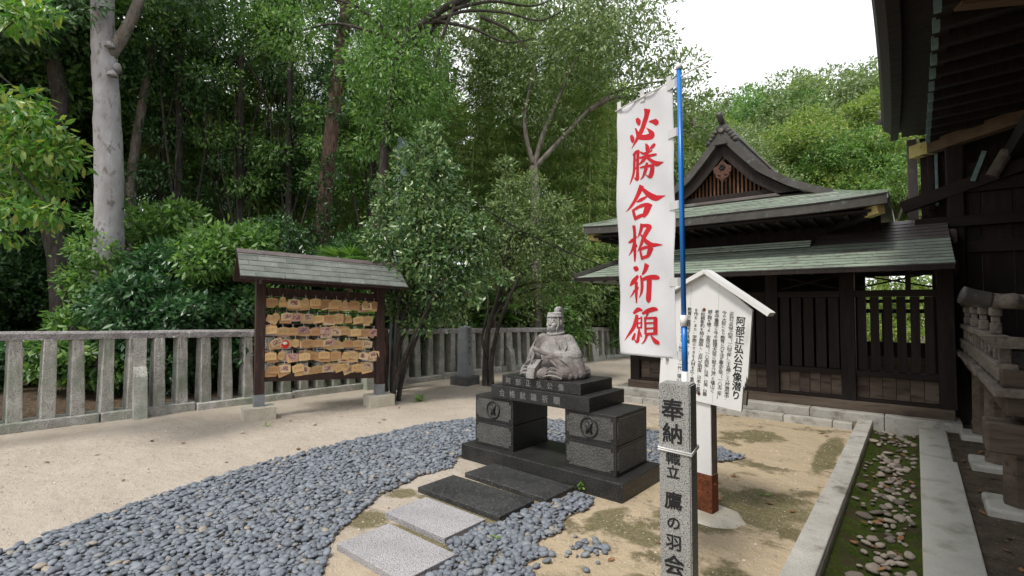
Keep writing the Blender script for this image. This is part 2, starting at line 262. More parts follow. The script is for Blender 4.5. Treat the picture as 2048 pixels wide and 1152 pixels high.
# ------------------------------------------------------------------ mesh helpers
class MB:
    def __init__(s): s.v = []; s.f = []
    def add(s, vs, fs, M=None):
        o = len(s.v)
        s.v += [tuple(M @ Vector(p)) for p in vs] if M is not None else [tuple(p) for p in vs]
        s.f += [tuple(i+o for i in f) for f in fs]; return s
    def box(s, x0, x1, y0, y1, z0, z1, M=None, ch=0.0):
        if ch <= 0:
            vs = [(x0, y0, z0), (x1, y0, z0), (x1, y1, z0), (x0, y1, z0), (x0, y0, z1), (x1, y0, z1), (x1, y1, z1), (x0, y1, z1)]
            fs = [(0, 3, 2, 1), (4, 5, 6, 7), (0, 1, 5, 4), (1, 2, 6, 5), (2, 3, 7, 6), (3, 0, 4, 7)]
            return s.add(vs, fs, M)
        bm = bmesh.new(); bmesh.ops.create_cube(bm, size=1)
        for v in bm.verts: v.co = (x0+(v.co.x+.5)*(x1-x0), y0+(v.co.y+.5)*(y1-y0), z0+(v.co.z+.5)*(z1-z0))
        bmesh.ops.bevel(bm, geom=bm.edges[:], offset=ch, segments=2, affect='EDGES', profile=.5)
        return s.bm(bm, M)
    def bm(s, bm, M=None):
        bm.verts.index_update(); s.add([v.co[:] for v in bm.verts], [[v.index for v in f.verts] for f in bm.faces], M); bm.free(); return s
    def bar(s, a, b, wd, h, M=None):          # rectangular bar from a to b
        a, b = Vector(a), Vector(b); d = (b-a).normalized()
        x = d.cross(Vector((0, 0, 1)))
        x = Vector((1, 0, 0)) if x.length < 1e-4 else x.normalized()
        z = x.cross(d); x *= wd/2; z *= h/2
        vs = [a-x-z, a+x-z, a+x+z, a-x+z, b-x-z, b+x-z, b+x+z, b-x+z]
        return s.add(vs, [(0, 1, 2, 3), (7, 6, 5, 4), (0, 4, 5, 1), (1, 5, 6, 2), (2, 6, 7, 3), (3, 7, 4, 0)], M)
    def tube(s, pts, rad, n=8, cap=True, M=None, wob=0, seed=0):
        rg = random.Random(seed); P = [Vector(p) for p in pts]; rad = rad if hasattr(rad, '__len__') else [rad]*len(P)
        vs, fs = [], []; ref = None
        for i, p in enumerate(P):
            t = (P[min(i+1, len(P)-1)]-P[max(i-1, 0)]).normalized()
            if ref is None: ref = t.cross(Vector((0, 1, .13)) if abs(t.y) < .9 else Vector((1, 0, 0))).normalized()
            x = (ref-t*ref.dot(t)).normalized(); ref = x; y = t.cross(x)
            for k in range(n):
                a = 2*PI*k/n; r = rad[i]*(1+(rg.uniform(-wob, wob) if wob else 0)); vs.append(p+x*math.cos(a)*r+y*math.sin(a)*r)
        for i in range(len(P)-1):
            for k in range(n):
                a, b = i*n+k, i*n+(k+1) % n; fs.append((a, b, b+n, a+n))
        if cap: fs.append(tuple(range(n))[::-1]); fs.append(tuple(range((len(P)-1)*n, len(P)*n)))
        return s.add(vs, fs, M)
    def prism(s, poly, y0, y1, M=None):        # polygon in x,z extruded along y
        n = len(poly); vs = [(x, y0, z) for x, z in poly]+[(x, y1, z) for x, z in poly]
        fs = [tuple(range(n)), tuple(range(2*n-1, n-1, -1))]+[(i, i+n, (i+1) % n+n, (i+1) % n) for i in range(n)]
        return s.add(vs, fs, M)
    def ell(s, c, r, M=None, nu=16, nv=10):
        vs = [(c[0], c[1], c[2]+r[2])]; fs = []
        for j in range(1, nv):
            t = PI*j/nv
            for i in range(nu):
                p = 2*PI*i/nu; vs.append((c[0]+r[0]*math.sin(t)*math.cos(p), c[1]+r[1]*math.sin(t)*math.sin(p), c[2]+r[2]*math.cos(t)))
        vs.append((c[0], c[1], c[2]-r[2])); L = len(vs)-1
        for i in range(nu):
            fs.append((0, 1+i, 1+(i+1) % nu)); fs.append((L, L-nu+(i+1) % nu, L-nu+i))
        for j in range(nv-2):
            for i in range(nu):
                a = 1+j*nu+i; b = 1+j*nu+(i+1) % nu; fs.append((a, a+nu, b+nu, b))
        return s.add(vs, fs, M)
    def cap(s, a, b, ra, rb, n=12):            # capsule between two points
        a, b = Vector(a), Vector(b); s.tube([a+(b-a)*t for t in (0, .5, 1)], [ra, (ra+rb)/2, rb], n); s.ell(a, (ra,)*3, None, n, 8); s.ell(b, (rb,)*3, None, n, 8); return s
    def mesh(s, name, mat, smooth=False):
        m = bpy.data.meshes.new(name); m.from_pydata(s.v, [], s.f); m.materials.append(MATS[mat])
        if smooth: m.polygons.foreach_set('use_smooth', [True]*len(m.polygons))
        m.update(); return m
    def build(s, name, mat, parent=None, smooth=False, loc=None, rot=None, fix=False):
        m = s.mesh(name, mat, smooth)
        if fix:
            bm = bmesh.new(); bm.from_mesh(m); bmesh.ops.recalc_face_normals(bm, faces=bm.faces[:]); bm.to_mesh(m); bm.free()
        return link(name, m, parent, loc, rot)
def link(name, data, parent=None, loc=None, rot=None):
    o = bpy.data.objects.new(name, data); COL.objects.link(o); o.parent = parent
    if loc is not None: o.location = loc
    if rot is not None: o.rotation_euler = rot
    return o
def tag(o, label, cat, group=None):
    o['label'] = label; o['category'] = cat
    if group: o['group'] = group
    return o
def thing(name, label, cat, loc=(0, 0, 0), rz=0, group=None):
    return tag(link(name, None, None, loc, (0, 0, rz)), label, cat, group)
def struct(o): o['kind'] = 'structure'; return o
def stuff(o): o['kind'] = 'stuff'; return o
def spot(px, d):                                # ground point at a bearing from the camera spot and a depth
    a = (px-1024)/1010.0; return (d*(-math.sin(YAW)+a*math.cos(YAW)), d*(math.cos(YAW)+a*math.sin(YAW)))
def hgt(py, d): return EYE+(612-py)/1010.0*d     # height seen at that picture row and depth

# glyph outlines from the built-in font
def glyphs(chars, bold=0.0):
    chars = sorted(set(c for c in chars if c not in ' \n　')); cu = bpy.data.curves.new('glyph_source', 'FONT')
    cu.body = '\n'.join(chars); cu.align_x = 'CENTER'; cu.size = 1; cu.space_line = 2.5; cu.resolution_u = 2; cu.offset = bold
    o = bpy.data.objects.new('glyph_source', cu); COL.objects.link(o); dg = bpy.context.evaluated_depsgraph_get()
    me = o.evaluated_get(dg).to_mesh(); V = [tuple(v.co) for v in me.vertices]; Fs = [tuple(p.vertices) for p in me.polygons]
    ys = [v[1] for v in V]; G = {}
    if not V: bpy.data.objects.remove(o); return {c: ([], []) for c in chars}
    # robust: split by gaps in y between vertices
    order = sorted(set(round(y, 3) for y in ys), reverse=True); cuts = []
    for a, b in zip(order, order[1:]):
        if a-b > .95: cuts.append((a+b)/2)
    def row(y):
        k = 0
        for c in cuts:
            if y < c: k += 1
            else: break
        return k
    rows = [row(v[1]) for v in V]
    buckets = {}
    for j, r_ in enumerate(rows): buckets.setdefault(r_, []).append(j)
    fb = {}
    for f in Fs: fb.setdefault(rows[f[0]], []).append(f)
    for i, c in enumerate(chars):
        js = buckets.get(i, []); 
        if not js: G[c] = ([], []); continue
        cx = 0.0; cy = (max(V[j][1] for j in js)+min(V[j][1] for j in js))/2
        mp = {j: k for k, j in enumerate(js)}
        G[c] = ([(V[j][0]-cx, V[j][1]-cy) for j in js], [tuple(mp[q] for q in f) for f in fb.get(i, [])])
    bpy.data.objects.remove(o); return G
def letter(mb, G, ch, cx, cz, size, y, M=None, sx=1.0):   # writes one character in the x,z plane facing -y
    if ch not in G: return
    v, f = G[ch]; w_ = G.get('bold', 0)
    for k, (da, db) in enumerate(((0, 0), (w_, w_), (-w_, -w_), (w_, -w_), (-w_, w_)) if w_ else ((0, 0),)):
        mb.add([(cx+(a+da)*size*sx, y-k*.00012, cz+(b+db)*size) for a, b in v], f, M)

# leaves -------------------------------------------------------------
def unit(a): return a/np.maximum(np.linalg.norm(a, axis=1, keepdims=True), 1e-9)
def leaf_obj(name, mat, P, D, N, L, W, parent=None, hexa=False, fold=.18, droop=0.0):
    D = unit(D); N = unit(N-D*(N*D).sum(1, keepdims=True)); S = np.cross(D, N); n = len(P); L = L[:, None]; W = W[:, None]
    if hexa:
        V = np.stack([P, P+D*L*.33+S*W*.46-N*W*fold, P+D*L*.68+S*W*.36-N*(W*fold+L*droop*.5), P+D*L-N*L*(.06+droop), P+D*L*.68-S*W*.36-N*(W*fold+L*droop*.5), P+D*L*.33-S*W*.46-N*W*fold, P+D*L*.5-N*L*droop*.25], 1)
        k = 7; T = np.array([[0, 1, 6], [1, 2, 6], [2, 3, 6], [3, 4, 6], [4, 5, 6], [5, 0, 6]])
    else:
        V = np.stack([P, P+D*L*.45+S*W*.5-N*W*fold, P+D*L-N*L*droop, P+D*L*.45-S*W*.5-N*W*fold], 1)
        k = 4; T = np.array([[0, 1, 2], [0, 2, 3]])
    V = V.reshape(-1, 3); F = (T[None]+(np.arange(n)*k)[:, None, None]).reshape(-1, 3)
    me = bpy.data.meshes.new(name); me.vertices.add(len(V)); me.vertices.foreach_set('co', V.astype(np.float32).ravel())
    me.loops.add(F.size); me.loops.foreach_set('vertex_index', F.astype(np.int32).ravel())
    me.polygons.add(len(F)); me.polygons.foreach_set('loop_start', np.arange(0, F.size, 3, dtype=np.int32)); me.polygons.foreach_set('loop_total', np.full(len(F), 3, np.int32))
    me.materials.append(MATS[mat]); me.update(calc_edges=True); return link(name, me, parent)
def clump_leaves(rg, clumps, per, size, asp, shell=.5, up=.5, rand=.55, hang=.25, jit=.35, stray=.08):
    P, D, N, L = [], [], [], []
    for c, r in clumps:
        c = np.array(c); r = np.array(r); n = int(per*float(np.prod(r)**(2/3.0)))
        d = unit(rg.normal(size=(n, 3))); q = shell+(1-shell)*rg.random((n, 1))**.6
        q = q*(1+.18*np.sin(7*d[:, :1]+c[0])*np.cos(6*d[:, 2:]+c[1]))
        q = np.where(rg.random((n, 1)) < stray, q*(1+.55*rg.random((n, 1))), q)
        P.append(c+d*r*q); o = unit(d/r)
        nn = unit(o*.55+np.array([0, 0, 1])*up+rg.normal(size=(n, 3))*rand); N.append(nn)
        D.append(unit(rg.normal(size=(n, 3))*.6+o*.8+np.array([0, 0, -hang]))); L.append(size*(1-jit+2*jit*rg.random(n)))
    P, D, N, L = np.concatenate(P), np.concatenate(D), np.concatenate(N), np.concatenate(L)
    return P, D, N, L, L*asp
def crown_clumps(rg, c, R3, k, rr=(.24, .40), hollow=.35, flat=.75):
    out = []
    for i in range(k):
        d = rg.normal(size=3); d /= np.linalg.norm(d); q = hollow+(1-hollow)*rg.random()**.5
        p = np.array(c)+d*np.array(R3)*q*.82; s = (rr[0]+(rr[1]-rr[0])*rg.random())*float(np.mean(R3)); out.append((p, (s*1.15, s*1.15, s*flat)))
    return out
def curve_pts(pts, n=14):
    P = [Vector(p) for p in pts]; out = []
    for i in range(len(P)-1):
        a, b = P[i], P[i+1]; t0 = P[max(i-1, 0)]; t3 = P[min(i+2, len(P)-1)]
        for k in range(n):
            t = k/n
            out.append(.5*((2*a)+(b-t0)*t+(2*t0-5*a+4*b-t3)*t*t+(-t0+3*a-3*b+t3)*t**3))
    return out+[P[-1]]
def trunk(mb, pts, r0, r1, n=10, seg=6, wob=.05, seed=0):
    C = curve_pts(pts, seg); k = len(C)-1; mb.tube(C, [r0+(r1-r0)*(i/k)**.8 for i in range(k+1)], n, True, None, wob, seed)
def tree(name, label, cat, base, tpts, r0, r1, clumps, leaf, bark, per=420, size=.1, asp=.42, seed=1, group=None, hexa=False, limbs=8, limb_from=.45, lr=.05, up=.5, hang=.25, shell=.5, rand=.55, droop=0):
    rg = np.random.default_rng(seed); rd = random.Random(seed)
    t = thing(name, label, cat, (base[0], base[1], 0), 0, group)
    tm = MB(); trunk(tm, tpts, r0, r1, 12, 6, .06, seed); tm.build('trunk', bark, t, True)
    C = curve_pts(tpts, 6)
    if limbs and clumps:
        bm = MB(); order = sorted(range(len(clumps)), key=lambda i: rd.random())[:limbs]
        for i in order:
            c = Vector(clumps[i][0].tolist() if hasattr(clumps[i][0], 'tolist') else clumps[i][0])
            j = min(len(C)-1, int(len(C)*(limb_from+(1-limb_from)*rd.random()))); s = C[j]
            if (c-s).length < .15: continue
            mid = s.lerp(c, .5)+Vector((rd.uniform(-.2, .2), rd.uniform(-.2, .2), rd.uniform(.0, .35)))*(c-s).length*.4
            K = curve_pts([s, mid, c], 5); bm.tube(K, [lr*(1-.8*q/(len(K)-1)) for q in range(len(K))], 6, True)
        bm.build('branches', bark, t, True)
    if clumps: leaf_obj('crown', leaf, *clump_leaves(rg, clumps, per, size, asp, shell, up, rand, hang), t, hexa, .18, droop)
    return t
def copy_tree(o, loc, rz=0, sc=1.0, label=None):
    r = o.copy(); COL.objects.link(r); r.location = loc; r.rotation_euler = (0, 0, rz); r.scale = (sc,)*3
    if label: r['label'] = label
    for ch in list(o.children):
        c = ch.copy(); COL.objects.link(c); c.parent = r
        for g in ch.children: d = g.copy(); COL.objects.link(d); d.parent = c
    return r

# ================================================================== THE SETTING
FX = lambda y: -8.75+0.12*(y-1.1)               # line of the stone fence
GUT = (-.47, 0.0, .4, 8.32)
def setting():
    x0, x1, y0, y1 = GUT; B = 260
    xs = [-B, x0, x1, B]; ys = [-B, y0, y1, B]
    vs = [(x, y, 0) for y in ys for x in xs]; fs = []
    for j in range(3):
        for i in range(3):
            if (i, j) != (1, 1): a = j*4+i; fs.append((a, a+1, a+5, a+4))
    g = MB().add(vs, fs); struct(g.build('ground', 'sand'))
    # forest floor, slightly uneven sheet behind the fence
    rg = random.Random(4); n = 34; vs = []; fs = []
    for j in range(n+1):
        y = -14+j*2.0
        for i in range(n+1):
            u = i/n; x = FX(min(max(y, -6), 20))-.02-u*u*60; z = .006+.12*min(1, u*9)+.10*rg.random()*min(1, u*20)+2.2*max(0, u-.25)
            vs.append((x, y, z))
    for j in range(n):
        for i in range(n): a = j*(n+1)+i; fs.append((a, a+1, a+n+2, a+n+1))
    struct(MB().add(vs, fs).build('forest_floor', 'litter', None, True))
    # dark soil under the hall and in front of the gate
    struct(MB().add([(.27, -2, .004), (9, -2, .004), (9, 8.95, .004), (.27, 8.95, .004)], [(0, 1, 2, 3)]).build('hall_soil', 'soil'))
    struct(MB().add([(-4.6, 7.72, .004), (-.64, 7.72, .004), (-.64, 8.4, .004), (-4.6, 8.4, .004)], [(0, 1, 2, 3)]).build('gate_soil', 'bed_soil'))
    # gutter: mossy channel with river stones
    n = 60; vs = []; fs = []; rg = random.Random(9)
    for j in range(n+1):
        y = y0+(y1-y0)*j/n
        for i in range(9):
            u = i/8; vs.append((x0-.01+(x1-x0+.02)*u, y, -.125+.05*(2*abs(u-.5))**2+rg.uniform(-.008, .010)))
    for j in range(n):
        for i in range(8): a = j*9+i; fs.append((a, a+1, a+10, a+9))
    gut = struct(MB().add(vs, fs).build('gutter', 'moss', None, True))
    meshes = []
    for k in range(7):
        bm = bmesh.new(); bmesh.ops.create_icosphere(bm, subdivisions=2, radius=1)
        for v in bm.verts: v.co *= 1+.16*math.sin(v.co.x*3.1+k)*math.cos(v.co.y*2.7+2*k)+rg.uniform(-.05, .05)
        m = MB().bm(bm).mesh('stone', 'river_stone', True); meshes.append(m)
    for k in range(295):
        y = 2.7+5.6*rg.random()**1.0; x = -.20+rg.gauss(0, .085 if k % 3 else .14); x = max(-.43, min(-.05, x)); s = rg.choice((.012, .015, .017, .02, .022, .025, .03, .04))
        o = link('stone', rg.choice(meshes), gut, (x, y, -.115+.05*(2*abs((x-x0)/(x1-x0)-.5))**2+s*.3), (rg.uniform(-.3, .3), rg.uniform(-.3, .3), rg.uniform(0, 6)))
        o.scale = (s*rg.uniform(1, 1.6), s*rg.uniform(.8, 1.1), s*rg.uniform(.45, .7))
    # kerbs: single stones laid end to end
    kb = struct(link('kerb', None)); 
    def kerb(a, b, x0, x1, z1, mat, ch=.008): MB().box(x0, x1, a+.004, b-.004, -.16, z1, None, ch).build('kerb_stone', mat, kb)
    kerb(.6, 2.9, -.63, -.472, .040, 'kerb_stone'); kerb(2.9, 4.78, -.632, -.472, .045, 'kerb_stone'); kerb(4.78, 6.18, -.63, -.472, .035, 'kerb_stone'); kerb(6.18, 8.22, -.63, -.472, .042, 'kerb_stone')
    kerb(.6, 6.58, .002, .285, .035, 'kerb_pale'); kerb(6.58, 8.28, .002, .258, .028, 'kerb_pale')
    k2 = struct(link('step_kerb', None))
    for a, b in ((-4.5, -3.42), (-3.42, -2.32), (-2.32, -1.42), (-1.42, -.86), (-.86, -.645)):
        MB().box(a+.004, b-.004, 7.60, 7.76, -.05, .085, None, .008).build('kerb_stone', 'kerb_stone', k2)
setting()

# ------------------------------------------------------------------ stone fence
def grit():
    rg = np.random.default_rng(5); n = 16000
    x = rg.uniform(-7.6, -.7, n); y = rg.uniform(.3, 8.2, n)**1.0; s = rg.uniform(.0025, .0065, n)*np.where(rg.random(n) < .06, 1.9, 1)
    o = np.array([(1, 0, 0), (0, 1, 0), (-1, 0, 0), (0, -1, 0), (0, 0, .7)]); a = rg.uniform(0, 6.28, n); c, q = np.cos(a), np.sin(a)
    V = o[None]*s[:, None, None]*rg.uniform(.6, 1.4, (n, 5, 1)); V = np.stack([V[..., 0]*c[:, None]-V[..., 1]*q[:, None]+x[:, None], V[..., 0]*q[:, None]+V[..., 1]*c[:, None]+y[:, None], V[..., 2]+.001], -1)
    F = (np.array([(0, 1, 4), (1, 2, 4), (2, 3, 4), (3, 0, 4)])[None]+(np.arange(n)*5)[:, None, None]).reshape(-1, 3)
    mb = MB(); mb.v = V.reshape(-1, 3).tolist(); mb.f = F.tolist(); o = stuff(mb.build('grit', 'grit')); tag(o, 'loose grit scattered over the sandy ground', 'grit')
grit()
def fence():
    f = thing('stone_fence', 'long weathered stone fence of square posts under a coping rail before the wood', 'fence', (FX(6), 6, 0))
    ang = math.atan2(-.12, 1); M0 = Matrix.Rotation(ang, 4, 'Z'); rg = random.Random(3)
    def top(y): return 1.235-.0255*(y-1)
    def loc(y, off=0): return (FX(y)+off*math.cos(ang)-FX(6), y+off*math.sin(ang)-6, 0)
    pm = []
    for k in range(6):
        bm = bmesh.new(); bmesh.ops.create_cube(bm, size=1); bmesh.ops.subdivide_edges(bm, edges=bm.edges[:], cuts=3, use_grid_fill=True)
        for v in bm.verts:
            z = v.co.z+.5; tp = 1.12-.2*z
            v.co = (v.co.x*.20*tp+rg.uniform(-.004, .004), v.co.y*.135*tp+rg.uniform(-.004, .004), z)
        bmesh.ops.bevel(bm, geom=[e for e in bm.edges if e.calc_face_angle(0) > .9], offset=.008, segments=1, affect='EDGES')
        pm.append(MB().bm(bm).mesh('post', 'fence_stone'))
    y = -1.0; i = 0
    while y < 17.2:
        o = link('post', pm[i % 6], f, loc(y), (rg.uniform(-.015, .015), rg.uniform(-.02, .02), ang+.13+rg.uniform(-.04, .04)))
        o.location.z = .10; o.scale = (1, 1, top(y)-.10-.10); y += .292+rg.uniform(-.012, .012); i += 1
    # coping rail, stone by stone
    y = -1.4
    while y < 17.3:
        L = rg.choice((1.5, 1.75, 2.0)); yb = y+L; a, b = loc(y+.003), loc(yb-.003); zt = rg.uniform(-.006, .006)
        poly = [(-.105, -.105), (.105, -.105), (.108, -.03), (.085, 0), (-.085, 0), (-.108, -.03)]; n = 6; seg = 8; vs = []; fs = []
        for s in range(seg+1):
            t = s/seg; yy = y+L*t
            for (px, pz) in poly: vs.append((a[0]+(b[0]-a[0])*t+px*math.cos(ang)+rg.uniform(-.003, .003), a[1]+(b[1]-a[1])*t+px*math.sin(ang), top(yy)+zt+pz+rg.uniform(-.003, .003)))
        for s in range(seg):
            for k in range(n): fs.append((s*n+k, s*n+(k+1) % n, (s+1)*n+(k+1) % n, (s+1)*n+k))
        fs += [tuple(range(n))[::-1], tuple(range(seg*n, seg*n+n))]
        MB().add(vs, fs).build('coping_stone', 'rail_stone', f, False, None, None, True); y = yb
    # base curb
    y = -1.4
    while y < 17.3:
        L = rg.choice((1.1, 1.4, 1.7)); M = Matrix.Translation(loc(y)) @ M0
        MB().box(-.16, .16+rg.uniform(-.015, .03), .004, L-.004, -.05, .115+rg.uniform(-.015, .015), M, .015).build('base_stone', 'fence_stone', f); y += L
    # sloping buttress stones leaning on the court side
    for y in (2.31, 5.75, 7.98, 9.45, 12.66, 15.6):
        h = top(y)-.10
        poly = [(.05, 0), (.30, 0), (.235, .52*h), (.17, .60*h), (.12, .64*h), (.12, h), (.05, h)]
        MB().prism(poly, -.075, .075, Matrix.Translation(loc(y)) @ M0).build('buttress', 'fence_stone', f, False, None, None, True)
fence()

# ------------------------------------------------------------------ gate building
def gate():
    t = thing('gate_building', 'dark wooden gate hall with green copper roofs and a curved gable', 'building', (-1.9, 8.5, 0))
    O = Vector((1.9, -8.5, 0)); T = Matrix.Translation(O)
    def part(name, mb, mat, parent=t, smooth=False, fix=False): return mb.build(name, mat, parent, smooth, None, None, fix)
    def bx(name, mat, x0, x1, y0, y1, z0, z1, ch=.006, parent=t): return part(name, MB().box(x0, x1, y0, y1, z0, z1, T, ch), mat, parent)
    xs = (-4.25, -3.3, -2.2, -1.2, -.35, .42)
    for a, b in zip(xs, xs[1:]): bx('foundation_stone', 'kerb_stone', a+.003, b-.003, 8.22, 8.72, -.25, .115, .01)
    bx('sill', 'weathered_wood', -4.05, .36, 8.40, 8.60, .117, .245)
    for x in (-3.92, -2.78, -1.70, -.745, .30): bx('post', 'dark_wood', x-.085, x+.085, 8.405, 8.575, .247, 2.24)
    for x in (-3.92, -2.78, -1.70, -.745, .30):
        bx('rear_post', 'dark_wood', x-.08, x+.08, 10.5, 10.66, 0, 2.5)
        bx('stone_base', 'kerb_stone', x-.16, x+.16, 10.42, 10.74, -.05, .02)
    def rail(z0, z1, y0=8.42, y1=8.56, mat='beam_wood', name='rail'):
        for a, b in ((-3.835, -2.865), (-2.695, -1.785), (-1.615, -.83), (-.66, .215)): bx(name, mat, a, b, y0, y1, z0, z1)
    rail(.59, .665); rail(1.675, 1.765); rail(2.02, 2.20); rail(.247, .29, 8.44, 8.55)
    # lower panels with framed boards
    for a, b in ((-3.835, -2.865), (-2.695, -1.785), (-1.615, -.83), (-.66, .215)):
        n = 6; wd = (b-a)/n
        for k in range(n): bx('panel_board', 'weathered_wood', a+k*wd+.002, a+(k+1)*wd-.002, 8.485+.004*(k % 2), 8.52, .292, .588, .004)
    # pickets, each its own
    for a, b, pit, wd in ((-3.83, -2.87, .158, .125), (-2.69, -1.79, .158, .125), (-1.61, -.835, .158, .128), (-.655, .21, .150, .098)):
        n = int(round((b-a)/pit)); p = (b-a)/n
        for k in range(n): bx('slat', 'dark_wood', a+(k+.5)*p-wd/2, a+(k+.5)*p+wd/2, 8.455, 8.515, .667, 1.673, .005)
    # crossed braces in the transom and the dark room behind the left bays
    for a, b in ((-1.61, -.83), (-.655, .21)):
        for s in (0, 1): part('brace', MB().bar((a, 8.49+.03*s, 1.79+.2*s), (b, 8.49+.03*s, 1.99-.2*s), .02, .022, T), 'dark_wood')
    for a, b in ((-3.835, -2.865), (-2.695, -1.785), (-1.615, -.83), (-.66, .215)): bx('panel_back', 'dark_wood', a, b, 8.521, 8.535, .292, .588, .002)
    bx('low_wall', 'weathered_wood', -.665, .22, 10.55, 10.61, .0, .695)
    bx('transom_post', 'dark_wood', -.10, -.04, 8.44, 8.54, 1.767, 2.018)
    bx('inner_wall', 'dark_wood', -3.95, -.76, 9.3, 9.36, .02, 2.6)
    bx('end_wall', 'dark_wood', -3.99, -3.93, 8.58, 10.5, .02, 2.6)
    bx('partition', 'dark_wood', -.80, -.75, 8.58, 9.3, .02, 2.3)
    for z0, z1 in ((.70, .95), (1.43, 1.50), (1.60, 1.66), (2.05, 2.25)): bx('rear_rail', 'beam_wood', -.665, .22, 10.54, 10.62, z0, z1)
    for x in (-.42, -.02): bx('rear_slat', 'dark_wood', x-.03, x+.03, 10.55, 10.61, .95, 1.43)
    bx('eave_beam', 'beam_wood', -4.3, .35, 8.32, 8.46, 2.205, 2.30)
    for k in range(19): x = -4.3+k*.25; part('rafter', MB().bar((x, 7.54, 1.98), (x, 8.32, 2.27), .055, .06, T), 'dark_wood')
    bx('upper_wall', 'dark_wood', -4.0, -.35, 8.70, 8.78, 2.335, 3.15)
    bx('ceiling_board', 'dark_wood', -4.2, .4, 8.5, 10.8, 2.34, 2.40)
    # lower roof: copper courses, each sheet lapped over the one below
    rg = random.Random(7)
    lr = link('lower_roof', None, t)
    def course(parent, fl, fr, zf, y0, y1, mat, sheet=.46, lip=.008, dz=.008):
        mb = MB(); xa, xb = fl(y0), fr(y0); x = xa+rg.uniform(.1, .4); cuts = [xa]
        while x < xb-.1: cuts.append(x); x += sheet
        cuts.append(xb); ov = .03
        for a, b in zip(cuts, cuts[1:]):
            ja = rg.uniform(-.002, .002)
            def cl(x, y): return min(max(x, fl(y)), fr(y))
            N = max(1, int((b-a)/.16)); 
            for q in range(N):
                p, r_ = a+(b-a)*q/N+(.0015 if q == 0 else 0), a+(b-a)*(q+1)/N-(.0015 if q == N-1 else 0)
                X0, X1, X2, X3 = cl(p, y0), cl(r_, y0), cl(r_, y1+ov), cl(p, y1+ov)
                if X1-X0 < .004: continue
                if X2-X3 < .003: X2 = X3+.003
                vs = [(X0, y0, zf(X0, y0)+dz+lip+ja), (X1, y0, zf(X1, y0)+dz+lip+ja), (X2, y1+ov, zf(X2, y1+ov)+dz), (X3, y1+ov, zf(X3, y1+ov)+dz)]
                lo = [(x_, y_, z_-lip-dz) for x_, y_, z_ in vs[:2]]+[(x_, y_, z_-.012) for x_, y_, z_ in vs[2:]]
                mb.add(vs+lo, [(0, 1, 2, 3), (7, 6, 5, 4), (0, 4, 5, 1), (1, 5, 6, 2), (3, 2, 6, 7), (0, 3, 7, 4)], T)
        if mb.v:
            o = part('copper_course', mb, mat, parent); o.data.materials.append(MATS['edge_shade'])
            o.data.polygons.foreach_set('material_index', [1 if i % 6 == 2 else 0 for i in range(len(o.data.polygons))])  # front lip of each sheet gets the dark tone, drawing the lap shadow lines
    zl = lambda x, y: 2.02+(y-7.42)*.365+.05*(y-7.42)**2
    ys = [7.42+.115*k for k in range(9)]
    for k in range(8): course(lr, lambda y: -4.57+(y-7.42)*.72, lambda y: .36, zl, ys[k], ys[k+1], 'copper_roof')
    for k in range(6): course(lr, lambda y: -1.14, lambda y: .36, zl, 8.34+.115*k, 8.34+.115*(k+1), 'copper_dark')
    bx('roof_bed', 'dark_wood', -1.13, .35, 8.6, 9.05, 2.36, 2.46, .003, lr)
    vs = [(-4.565, 7.425, 1.965), (.355, 7.425, 1.965), (.355, 8.6, 2.40), (-3.75, 8.6, 2.40), (-4.565, 7.425, 2.018), (.355, 7.425, 2.018), (.355, 8.6, 2.44), (-3.75, 8.6, 2.44)]
    part('roof_deck', MB().add(vs, [(0, 3, 2, 1), (0, 1, 5, 4), (1, 2, 6, 5), (2, 3, 7, 6), (3, 0, 4, 7), (4, 5, 6, 7)], T), 'dark_wood', lr)
    vs = [(-4.57, 7.42, 1.97), (-3.75, 8.56, 2.44), (-3.75, 11.2, 2.44), (-4.57, 11.2, 1.97), (-4.57, 7.42, 2.035), (-3.75, 8.56, 2.51), (-3.75, 11.2, 2.51), (-4.57, 11.2, 2.035)]
    part('side_slope', MB().add(vs, [(3, 2, 1, 0), (4, 5, 6, 7), (0, 1, 5, 4), (1, 2, 6, 5), (2, 3, 7, 6), (3, 0, 4, 7)], T), 'copper_roof', lr)
    part('hip_ridge', MB().bar((-4.57, 7.42, 2.055), (-3.72, 8.58, 2.55), .09, .06, T), 'verge_copper', lr)
    for z, y, h in ((2.415, 8.24, .024), (2.45, 8.28, .024), (2.485, 8.32, .03)): bx('ridge_strip', 'copper_roof' if h < .04 else 'copper_dark', -3.82, -1.15, y, 8.66, z-.02, z-.02+h, .004, lr)
    # upper hip and gable roof
    xc, hw = -2.38, 2.15
    up_ = link('upper_roof', None, t)
    prof = [(0, 4.27), (.10, 4.22), (.31, 3.965), (.58, 3.67), (.96, 3.41), (1.33, 3.24), (1.50, 3.175), (1.8, 3.06), (2.15, 2.93)]
    def zo(o):
        o = abs(o)
        for (a, za), (b, zb) in zip(prof, prof[1:]):
            if o <= b: return za+(zb-za)*(o-a)/(b-a)
        return prof[-1][1]
    lift = lambda o: .13*max(0, (abs(o)-.95)/1.2)**2
    YE, YG = 7.66, 8.52
    def zu(x, y):
        s = max(0, min(1, (y-YE)/(YG-YE))); o = x-xc; e = 2.895+lift(o)*.28
        return e+(3.22-2.895)*(.80*s+.20*s*s)*(1-lift(o)*.9)
    n = 9
    for k in range(n):
        a, b = YE+(YG-YE)*k/n, YE+(YG-YE)*(k+1)/n
        course(up_, lambda y: xc-hw+(y-YE)/(YG-YE)*.68, lambda y: xc+hw-(y-YE)/(YG-YE)*.68, zu, a, b, 'copper_roof')
